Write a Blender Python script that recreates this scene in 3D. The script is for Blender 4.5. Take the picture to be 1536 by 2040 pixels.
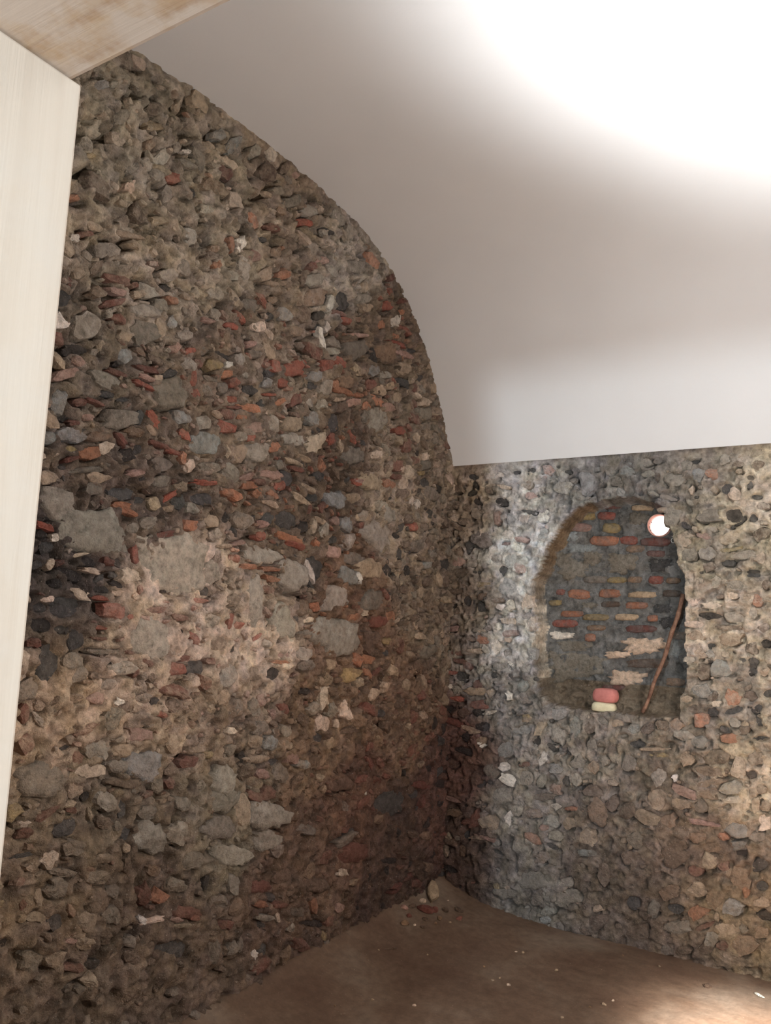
import bpy, bmesh, math, random
import numpy as np
from mathutils import Matrix, Vector

for o in list(bpy.data.objects):
    bpy.data.objects.remove(o)
scene = bpy.context.scene
COL = scene.collection

# ------------------------------------------------------------------ camera
cam_data = bpy.data.cameras.new('camera')
cam_data.sensor_fit = 'HORIZONTAL'
cam_data.sensor_width = 36.0
cam_data.lens = 36.0 * 1600 / 1536
cam_data.clip_start = 0.05
cam = bpy.data.objects.new('camera', cam_data)
COL.objects.link(cam)
_r = Vector((0.84804487, 0.52819753, 0.04274667))
_u = Vector((0.03491611, -0.13618491, 0.99006795))
_f = Vector((-0.52877289, 0.83812949, 0.13393352))
cam.matrix_world = Matrix(((_r.x, _u.x, -_f.x, 2.4837), (_r.y, _u.y, -_f.y, -4.7973), (_r.z, _u.z, -_f.z, 1.6415), (0, 0, 0, 1)))
scene.camera = cam

# ------------------------------------------------------------------ light
world = bpy.data.worlds.new('world')
scene.world = world
world.use_nodes = True
bg = world.node_tree.nodes['Background']
bg.inputs[0].default_value = (1.0, 0.93, 0.85, 1)
bg.inputs[1].default_value = 0.62

def add_light(name, kind, loc, target, energy, color, **kw):
    l = bpy.data.lights.new(name, kind)
    l.energy = energy
    l.color = color
    for k, v in kw.items():
        setattr(l, k, v)
    o = bpy.data.objects.new(name, l)
    o.location = loc
    o.rotation_euler = (Vector(target) - Vector(loc)).to_track_quat('-Z', 'Y').to_euler()
    COL.objects.link(o)
    return o

# ceiling lamp of the room behind the camera, shining in through the doorway
add_light('hall_lamp', 'AREA', (1.98, -6.6, 2.12), (1.6, 0.0, 1.6), 118, (0.80, 0.92, 1.0), shape='DISK', size=0.22)
# floodlight standing on the floor of the vault, aimed at the ceiling
add_light('flood_lamp', 'SPOT', (2.75, -2.35, 0.55), (2.7, -2.3, 3.9), 1150, (0.965, 0.985, 1.0), spot_size=math.radians(62), spot_blend=1.0, shadow_soft_size=0.25)
# added fill light for the floodlight's spill, lifting the left wall and room
add_light('flood_spill_fill', 'POINT', (2.75, -2.6, 1.5), (2.6, -1.1, 0), 84, (1.0, 0.985, 0.965), shadow_soft_size=0.2)
# added spot with no known lamp behind it, brightening the floor at the right
add_light('floor_fill_spot', 'SPOT', (2.75, -1.75, 0.75), (2.32, -1.2, -0.1), 3000, (1.0, 0.96, 0.91), spot_size=math.radians(58), spot_blend=1.0, shadow_soft_size=0.12)

vs = scene.view_settings
vs.view_transform = 'Standard'
vs.look = 'None'
vs.gamma = 1.0
vs.use_curve_mapping = False
vs.exposure = 0.2

# ------------------------------------------------------------------ survey of the masonry, in millimetres: along the wall, height, half length, half width, tilt, colour
STONES_LEFT = """-2473 1837 189 109 3 G;-1318 1550 208 93 -1 G;-913 2127 167 90 7 G;-2862 1920 140 86 -1 G;-678 599 178 66 -11 k;-1743 718 141 62 -17 G;-1263 3128 146 58 20 g;-2567 1537 124 68 -13 G;-987 1752 147 52 2 g;
-1699 1848 97 76 2 G;-1002 1926 128 56 4 T;-990 2796 116 61 17 G;-1335 1750 118 59 2 G;-1531 1879 84 82 -16 k;-1968 1704 120 55 -78 G;-2551 2537 98 63 27 g;-929 3219 95 64 29 B;-1929 1925 148 41 -2 G;
-1754 1618 92 65 -55 G;-1984 592 130 43 -14 G;-1000 2428 119 46 11 T;-1011 405 125 43 -14 r;-2988 1055 95 56 -16 g;-2083 725 101 50 -16 g;-290 2467 114 44 10 g;-2546 1046 84 57 -19 U;-2072 921 80 59 -29 G;
-1200 2541 87 51 15 g;-2063 831 97 46 -14 g;-2486 768 84 53 -24 G;-2335 2365 87 51 15 U;-1753 2112 100 43 4 k;-1404 3362 82 52 32 k;-1344 2275 98 43 10 U;-1656 3288 100 41 24 B;-3030 2007 79 52 -5 G;-1291 3601 93 44 28 g;
-1065 389 115 35 -10 r;-441 2967 91 43 17 g;-24 2034 113 35 5 k;-1350 313 99 40 -17 b;-1998 2394 84 46 14 G;-792 2263 83 46 9 G;-1741 607 81 48 -21 G;-1231 1875 82 47 4 U;-993 1517 70 55 -7 b;-1555 2535 91 42 14 P;
-280 1458 96 39 -2 g;-1938 778 72 51 -66 T;-738 3176 92 38 19 T;-442 2111 86 39 6 g;-2971 2680 67 50 38 G;-1232 2159 71 47 9 U;-1402 2677 65 52 30 k;-1119 3702 74 45 -7 O;-1160 774 89 37 -11 b;-1729 3167 75 43 27 b;
-2108 1372 64 50 -15 G;-816 1933 69 45 -17 K;-1330 2923 91 34 17 B;-2705 2746 64 47 36 g;-1367 1105 66 46 -14 P;-2789 2369 83 36 12 g;-2071 2065 71 42 8 g;-1162 1346 83 36 -3 Y;-37 619 103 29 -9 K;-900 1636 92 32 1 r;
-1182 1161 60 48 -68 P;-1746 2590 85 34 15 T;-656 2703 68 42 16 r;-3017 1446 60 47 74 k;-2342 755 63 45 -32 G;-1772 2870 76 37 20 R;-314 652 114 25 -9 r;-834 3448 76 37 24 W;-1168 1968 91 31 5 g;-2041 3782 63 44 44 b;
-2261 1819 61 45 -82 g;-1368 1243 58 47 -67 P;-1664 3379 79 34 26 G;-1066 3064 74 35 20 U;-1235 2056 65 40 7 G;-1739 2515 95 28 13 G;-1677 894 59 44 -26 g;-164 1010 55 46 -33 K;-364 2530 76 34 11 k;-1506 2840 62 39 22 G;
-731 3091 93 26 2 k;-1048 3166 53 45 -24 K;-1180 2307 67 34 10 T;-386 2642 76 30 12 g;-1575 1462 75 30 -2 G;-1301 2868 127 18 7 O;-2325 2127 70 32 9 k;-1588 2659 64 35 17 U;-2381 3535 74 30 11 B;-2884 2495 60 37 8 G;
-1203 3451 80 28 23 g;-658 2409 69 32 10 b;-735 2572 59 37 15 r;-730 3265 103 21 6 M;-883 2308 75 29 9 G;-447 3040 91 24 15 P;-1774 1048 64 34 -10 U;-1870 3711 82 26 36 g;-2702 2836 77 28 15 G;-1769 2316 58 37 13 k;
-381 1555 73 29 0 T;-1467 605 73 29 -14 g;-1184 3533 62 34 29 T;-1448 1185 64 33 2 G;-1098 3521 71 30 -89 H;-1859 3485 59 35 35 b;-1777 1366 65 32 -4 K;-1100 486 97 21 9 g;-1794 414 78 26 -16 r;-978 2970 62 32 19 T;
-1368 1990 61 33 6 M;-888 2888 78 26 15 M;-2188 1512 54 37 -5 b;-1060 2226 75 27 8 G;-1864 3119 61 33 26 U;-47 1797 82 24 2 T;-2117 3077 63 31 25 g;-1728 3726 79 25 28 G;-1549 1401 71 27 -3 g;-925 3509 67 29 24 R;
-2781 1132 59 33 -12 G;-309 2152 52 37 8 b;-745 1577 53 36 -3 b;-2329 316 86 22 -18 k;-2236 420 84 23 -22 r;-811 2446 64 29 11 O;-1064 2215 89 21 8 T;-1725 2023 107 17 -6 O;-1891 2312 77 24 5 M;-265 347 68 27 -14 B;
-2309 2266 57 32 13 g;-1507 2969 63 29 20 R;-1762 821 56 33 -16 r;-2079 224 53 34 -63 g;-2247 1612 52 34 -2 g;-1249 2829 74 24 16 M;-2694 1420 59 30 -4 G;-2759 536 54 33 -31 T;-1120 2779 46 38 33 g;-2965 1655 67 26 -6 k;
-751 2783 66 26 14 R;-2963 1627 61 28 1 k;-796 2980 52 33 22 T;-280 2338 57 30 9 k;-1881 1065 57 30 -10 T;-422 389 65 26 -14 b;-1683 548 54 32 -22 G;-2711 935 51 34 -23 G;-912 2302 51 33 11 G;-2747 2087 71 24 9 k;
-652 278 102 17 -13 K;-1562 3087 54 31 -68 W;-1098 2974 54 31 17 r;-1138 1354 60 28 -4 Y;-2020 3269 54 31 31 T;-2279 2036 56 30 8 T;-2284 295 63 27 -22 k;-2312 1415 54 31 -5 k;-358 2254 62 27 8 b;-1779 3061 67 25 21 T;
-1161 3411 67 24 22 T;-1625 1688 45 37 -4 B;-2800 1060 66 25 -2 P;-2996 2257 60 27 10 U;-2072 3767 49 33 62 b;-2636 993 90 18 -9 b;-1883 2101 50 32 9 k;-1023 3351 57 28 24 O;-2887 673 50 32 -31 g;-2287 3790 56 28 56 U;
-1386 140 115 14 -18 K;-419 2883 66 24 14 g;-1612 2092 46 34 9 K;-2117 1703 48 33 0 b;-945 1545 49 32 -3 b;-613 1834 53 30 3 b;-2745 2234 54 29 13 K;-808 3312 93 17 6 R;-28 1523 48 32 -3 T;-1843 665 74 21 -68 H;
-1463 3106 53 29 24 G;-2341 3047 51 30 24 G;-2574 2232 56 28 12 g;-584 2110 69 22 6 b;-1608 2879 54 28 20 U;-654 2480 45 34 17 P;-1075 503 78 19 8 k;-1503 230 62 24 -19 g;-1016 3430 63 24 11 H;-974 2593 61 25 13 P;
-1865 985 79 19 -8 T;-642 2206 53 29 8 k;-2044 2508 52 29 16 M;-2613 1984 51 30 8 G;-1504 3310 52 29 66 W;-1469 3052 75 20 18 G;-2069 2591 72 21 9 O;-404 2693 55 27 13 P;-3086 2748 44 34 68 k;-1659 1094 46 31 -15 G;
-325 2003 55 27 5 U;-2835 798 55 26 -17 g;-2577 1166 56 26 -8 M;-945 3077 56 25 19 G;-1352 2771 53 27 17 b;-2487 2447 46 31 20 U;-2616 3023 57 25 26 G;-1747 2717 46 31 22 r;-227 741 55 25 -10 K;-2865 432 50 27 -29 T;
-2763 1628 54 25 1 R;-178 2519 44 31 14 K;-643 3317 71 19 19 k;-490 2231 52 26 8 R;-2301 1030 51 27 -12 r;-2069 2680 53 26 18 k;-1443 2087 38 36 16 G;-2332 3630 53 26 6 r;-1541 2258 53 26 10 k;-1498 2376 57 24 3 k;
-2207 3340 45 30 43 W;-2711 2916 46 29 15 G;-999 1424 58 23 -2 O;-2923 1452 45 30 -13 g;-1221 3225 127 11 16 M;-1662 2227 78 17 -10 T;-2643 522 45 29 -35 g;-2364 2454 42 32 24 G;-2798 2620 46 28 24 U;
-2031 3878 48 27 42 W;-1574 3216 51 25 25 K;-2511 3236 41 32 -87 G;-1556 1871 60 22 -59 W;-799 1114 60 22 -6 k;-1139 2404 63 21 10 R;-2422 1408 48 27 -5 R;-2694 3503 46 28 47 G;-1598 960 47 27 -13 M;-2069 426 49 26 -23 g;
-3064 2367 43 30 88 U;-1293 1264 48 27 -7 b;-2695 1771 45 29 3 P;-2964 462 46 28 -35 g;-2039 3001 55 23 22 P;-616 707 52 25 -12 b;-1362 222 44 29 -35 O;-1285 1168 39 33 -38 G;-1550 3698 65 19 9 k;-194 2742 48 26 14 b;
-3060 1573 46 27 -2 K;-2316 2729 51 24 20 Y;-2726 672 47 26 -23 g;-2869 868 44 28 2 k;-1603 2827 49 25 19 k;-1673 1992 86 14 -6 R;-1960 2741 46 26 21 U;-2327 551 54 23 -18 g;-2488 553 43 28 -63 r;-1728 2404 73 17 -4 T;
-698 1979 48 25 5 b;-1348 2157 45 26 8 M;-2650 3363 42 28 51 g;-1934 3859 50 24 55 b;-2154 2796 40 30 35 G;-2672 1057 53 22 -10 G;-1815 913 54 22 -10 M;-462 2380 40 29 13 W;-2114 3317 43 27 37 M;-2392 2001 50 24 7 O;
-1934 3253 79 15 22 T;-2847 2914 57 21 8 r;-1892 3314 56 21 25 O;-505 3171 38 30 68 k;-2458 2091 45 26 10 k;-1314 3155 68 17 19 B;-2706 3421 47 25 37 G;-2574 2161 46 25 11 g;-2762 3679 45 26 46 b;-2632 2792 40 29 80 T;
-1978 3711 57 20 30 g;-2381 3787 48 24 39 U;-2928 3002 46 25 31 g;-2867 2124 61 19 10 T;-2928 776 43 27 -26 P;-949 1464 49 23 -2 b;-3069 1187 38 30 -53 r;-1372 3260 64 18 13 R;-1130 149 51 22 -19 M;-3086 2655 36 31 38 W;
-1215 3752 55 20 27 B;-1886 2447 42 27 16 O;-2006 3510 58 19 16 r;-2663 450 44 25 -30 b;-1763 3649 56 20 18 R;-2915 2209 44 25 20 O;-1530 2102 38 29 -87 P;-2550 3697 67 16 18 H;-215 2230 54 20 7 g;-1610 3504 58 19 25 M;
-2921 3550 43 25 43 g;-2869 558 41 27 -39 k;-2951 1757 49 22 -12 K;-810 1528 49 22 -1 Y;-2145 3835 43 25 43 G;-1887 2169 70 15 -4 T;-1506 919 51 21 -9 U;-2249 3171 44 24 30 G;-664 2999 46 23 18 H;-1860 2775 44 24 20 R;
-1967 3399 45 23 30 B;-1382 1032 49 21 -8 k;-1514 1698 42 25 0 O;-1362 2056 45 23 7 k;-1518 1275 56 18 -4 K;-1607 2293 63 16 -12 T;-2895 3016 43 24 32 g;-2822 3107 63 16 14 T;-1416 2585 35 29 31 R;-2453 636 50 20 -17 B;
-2416 530 39 26 -37 O;-2546 2623 50 20 24 k;-1745 267 70 14 -16 G;-1746 3353 40 25 83 b;-2426 3408 52 19 29 G;-2260 2638 40 25 21 g;-1858 820 49 20 -16 r;-918 3605 45 22 26 R;-1579 2333 63 15 -5 b;-2841 2248 35 28 22 P;
-781 1456 43 22 -3 k;-2531 341 39 25 -40 b;-739 2505 61 16 10 r;-3084 2087 37 26 13 T;-1750 134 41 23 -29 k;-2185 2067 32 30 26 K;-1480 2140 57 17 -3 T;-2720 866 41 23 -19 b;-885 3025 43 22 19 T;-2930 2141 92 10 15 g;
-2043 2233 47 20 10 O;-2884 2277 51 19 13 B;-1012 3724 44 21 28 b;-687 2150 46 20 7 K;-2830 3307 43 22 35 P;-3050 2472 54 17 33 M;-2761 3605 54 17 33 Y;-2642 2884 39 23 18 g;-1688 1202 45 20 -13 r;-2495 2801 44 21 22 G;
-2233 1884 31 30 -6 b;-2252 1077 51 18 -8 T;-2719 2333 46 20 7 B;-2012 314 44 20 -22 r;-2917 1693 45 20 -13 P;-1869 1860 67 13 1 O;-2932 2831 36 24 35 B;-1389 651 47 19 88 H;-2890 2078 37 24 -2 g;-2318 2199 82 11 6 R;
-2637 2405 47 19 -36 R;-1726 1423 85 10 -4 O;-2063 2270 51 17 11 M;-2792 1484 70 12 -1 g;-497 1809 39 22 2 g;-2543 3555 45 19 12 G;-2700 2396 35 25 88 k;-1695 2373 52 16 0 r;-2750 454 44 20 -23 T;-1681 3447 40 21 30 r;
-2026 1859 67 13 1 O;-2956 937 50 17 22 r;-2633 900 36 24 -70 k;-1787 337 55 15 -16 O;-819 2015 70 12 5 H;-554 2386 33 26 87 W;-2544 1947 56 15 10 r;-1651 2438 60 14 -7 T;-1129 2412 48 18 11 M;-2801 1315 44 19 -5 M;
-2623 3453 36 23 30 R;-3020 2874 37 22 31 T;-2257 1974 38 22 7 g;-2434 1265 31 26 -29 b;-436 2578 54 15 11 Y;-2233 2929 54 15 7 R;-2441 2626 37 22 -81 R;-2611 806 33 24 -39 k;-2680 3234 45 18 29 T;-1437 2880 35 23 24 O;
-1946 2005 39 20 7 R;-2596 2066 32 25 12 T;-1952 1006 32 25 -37 K;-1432 3281 55 14 10 r;-1856 1814 53 15 -8 O;-1955 3080 34 23 32 k;-2582 2307 60 13 -3 r;-2458 2159 38 21 11 T;-2569 2835 32 25 60 U;-1514 3175 35 22 29 W;
-1729 1750 52 15 -3 H;-1379 2813 59 13 15 T;-2873 723 56 14 -14 g;-1641 294 58 13 -16 r;-2999 2581 48 16 11 K;-499 2694 34 23 18 K;-2647 606 35 22 -30 g;-2696 2174 52 15 11 M;-2368 3245 41 18 28 B;-2683 2598 60 13 9 r;
-2393 2074 32 24 11 G;-1928 2799 42 18 19 k;-2412 2257 29 26 31 P;-2232 1989 31 24 8 G;-1700 342 41 18 -20 k;-1123 323 45 17 -16 P;-1556 3332 34 22 84 K;-2698 363 42 18 -23 K;-2849 3046 32 23 56 H;-2017 205 60 12 -72 H;
-2948 2923 37 20 39 b;-2585 1303 34 21 -9 g;-1137 658 33 22 -21 g;-1934 2065 35 20 8 M;-1977 2638 29 25 52 k;-2374 3217 49 15 19 b;-3090 2227 30 24 23 U;-1863 1512 36 20 -3 G;-2717 739 38 19 -18 T;-2139 523 35 20 74 K;
-2509 3446 32 22 27 k;-2282 1732 30 24 -2 k;-2124 1609 35 20 80 R;-2420 2566 33 21 21 R;-2439 449 65 11 -5 P;-2644 2652 36 19 0 b;-2956 598 41 17 -20 T;-2770 1649 43 16 1 R;-3027 3611 36 19 46 U;-2090 2896 40 17 21 M;
-2860 2813 50 14 29 r;-1012 250 35 19 -22 T;-2188 1936 62 11 8 T;-1963 3159 39 18 25 B;-1260 3681 40 17 27 H;-2832 3384 49 14 47 g;-2066 1594 41 17 0 R;-2766 3521 35 19 41 B;-2831 2540 53 13 0 r;-2822 1711 42 16 -5 K;
-2544 402 36 18 -25 G;-1123 1869 31 21 -40 W;-2854 3049 31 21 41 H;-850 2014 61 11 5 H;-897 3700 32 21 38 r;-1275 56 33 20 -32 Y;-3004 2532 33 20 23 M;-1748 1459 56 12 -1 M;-2680 1854 43 15 -84 R;-1033 254 35 19 -22 T;
-2544 2731 32 20 30 M;-2958 658 31 21 -62 T;-1584 3151 34 19 26 k;-1869 2672 42 15 31 O;-2389 2769 35 18 22 g;-3035 887 33 19 -3 r;-2235 2708 33 19 22 O;-1560 1628 41 15 1 P;-2695 2528 47 13 -4 R;-2260 2793 53 12 4 k;
-2273 382 55 11 -17 T;-1154 2017 61 10 6 H;-2980 3072 41 15 16 T;-2865 1115 30 21 -20 r;-2431 1619 41 15 1 r;-503 1447 35 17 -2 T;-2754 2038 50 12 1 O;-1759 233 46 13 -17 k;-2094 1960 52 12 19 M;-1756 1137 42 14 -16 b;
-2325 1692 51 12 -1 R;-2064 2451 34 17 15 R;-1729 958 44 13 0 k;-1854 3860 34 17 37 M;-2610 2971 37 16 15 K;-772 3598 32 18 29 r;-2045 3435 34 17 31 k;-2661 3191 42 14 16 H;-2667 3802 31 19 51 B;-2823 3671 32 18 47 g;
-2053 1130 36 16 -8 P;-1545 168 34 17 -24 G;-2198 1045 38 15 -9 Y;-2193 2604 41 14 16 R;-1579 3776 36 16 30 H;-2831 2759 35 16 -2 r;-2565 1647 57 10 2 r;-2173 2569 66 8 14 r;-691 1645 33 17 0 P;-2174 1177 31 18 -10 H;
-2338 1533 36 15 -44 R;-2716 2014 44 12 -8 O;-1063 1677 31 17 0 P;-2904 2625 26 21 60 T;-2784 382 40 14 -21 r;-1242 1093 27 20 -17 P;-3093 1283 29 18 -77 r;-2386 3665 29 18 47 P;-2952 2760 27 20 19 H;
-2842 2866 34 15 10 M;-2592 686 29 18 -70 b;-2521 2294 49 11 -3 R;-2364 3206 49 11 24 b;-3010 3027 37 14 28 r;-2877 1808 32 16 -10 K;-2686 2562 39 13 2 M;-2515 1733 23 22 -28 K;-2982 2383 32 16 17 r;
-2893 1321 32 16 -13 b;-2332 2657 43 12 3 g;-2558 1640 51 10 2 r;-3036 812 55 9 -6 k;-2521 2108 41 12 35 R;-2781 2290 35 14 -38 r;-2746 2892 30 17 28 T;-2578 2929 36 14 9 O;-2457 2281 24 21 78 O;-1127 2016 57 9 5 H;
-2313 414 40 12 -18 M;-2682 2272 25 19 20 k;-3067 1634 29 17 0 k;-2460 2746 37 13 25 R;-682 2560 25 19 18 P;-2666 2070 28 17 10 k;-2128 2534 34 14 15 O;-2290 930 25 19 -52 H;-3079 1916 36 13 -10 R;-2266 3314 26 18 -78 O;
-3087 1518 28 17 -3 r;-2156 3565 29 16 37 H;-2230 1438 30 16 -4 r;-2978 2794 26 18 46 H;-2346 3178 26 18 41 O;-2873 1777 41 11 -4 P;-2373 2909 40 12 7 M;-2224 2757 33 14 19 W;-2427 696 37 12 9 H;-2862 2448 37 12 8 k;
-2623 3590 26 17 50 G;-1723 3790 29 15 35 H;-2165 3560 28 16 37 H;-2521 1290 24 18 -14 k;-2721 2659 31 14 -4 B;-2262 3303 25 17 -78 O;-2919 2404 34 12 -1 r;-3039 1259 33 12 -52 G;-2939 2338 30 14 15 M;
-3072 549 26 16 -64 K;-2581 1441 34 12 -26 r;-2816 1396 26 16 -7 b;-2529 2055 27 15 9 T;-1935 1540 40 10 29 R;-2818 1570 44 9 -3 R;-2797 970 23 17 -43 K;-2587 3828 25 16 61 H;-2212 399 30 13 -20 R;-2095 307 39 10 -8 b;
-2605 751 23 16 -46 T;-1945 2689 42 9 15 R;-3088 1782 21 17 2 k;-2692 1296 26 14 -7 W;-1111 2673 26 14 16 H;-1809 131 23 15 -46 W;-2800 1815 25 14 -9 r;-3044 2561 27 13 47 K;-2483 1234 30 12 -18 R;-1972 3554 30 12 29 P;
-3001 2206 26 13 14 Y;-3033 2315 26 13 16 K;-3080 3138 29 12 23 O;-2878 2762 22 16 37 G;-2745 1734 29 12 -12 K;-3045 1785 19 17 -78 P;-2629 2578 27 12 19 P;-3026 3333 30 11 38 Y;-3052 2993 24 14 33 W;-2927 1831 37 9 14 P;
-1150 1901 24 14 4 H;-2992 2171 37 9 28 r;-2868 952 23 14 -20 T;-2785 2449 27 12 17 k;-2753 1701 23 14 1 P;-1655 248 21 15 -50 P;-1417 733 27 12 -13 H;-1217 2450 30 10 11 H;-2386 1452 24 13 -3 r;-2663 1691 21 14 0 P;
-2830 1679 33 9 -2 R;-2910 1150 30 10 1 k;-1967 3498 25 12 30 H;-2753 1435 18 16 -45 K;-2784 904 27 11 -63 T;-2768 3804 22 13 55 H;-3041 1665 27 11 2 P;-1818 584 27 11 -15 H;-2432 796 27 10 -13 H;-2820 1531 39 7 -4 r;
-2810 480 28 10 -20 M;-2612 1609 25 11 0 M;-2995 2306 24 11 15 r;-2564 3604 25 10 34 W;-2691 1614 22 12 0 R;-2084 1490 17 15 -49 K;-2550 1383 18 14 -73 b;-2490 463 21 12 -30 W;-3018 654 19 13 -56 r;-2671 1480 27 9 -12 r;
-2333 3384 19 13 47 H;-3063 2823 21 11 -61 r;-2976 3649 22 11 43 G;-2774 2918 20 12 31 r;-2648 1721 17 14 -78 R;-2464 2778 22 10 22 H;-2632 1400 19 12 68 r;-1828 237 19 12 -33 H;-3036 1882 17 13 6 W;-2526 2693 21 10 21 H;
-2550 3319 20 10 33 H;-2860 929 20 10 -15 r;-2874 3170 18 12 43 H;-2983 1317 23 9 46 b;-3043 916 21 10 -15 P;-3044 3125 22 9 31 H;-2441 3803 19 10 43 H;-3082 1942 29 7 -1 K;-2999 3412 20 9 36 H;-2579 2869 18 10 26 H;
-2594 1389 15 12 -66 g;-949 699 16 11 -19 W;-2351 2992 16 10 31 H;-2823 2577 18 9 21 K;-2403 2984 16 10 32 H;-2712 3816 17 9 47 H;-2622 2448 20 7 15 H;-2260 3205 17 8 28 H;-2404 1564 14 10 -5 K;-3086 3397 14 8 50 H;
-2672 2461 11 9 62 H"""
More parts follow.
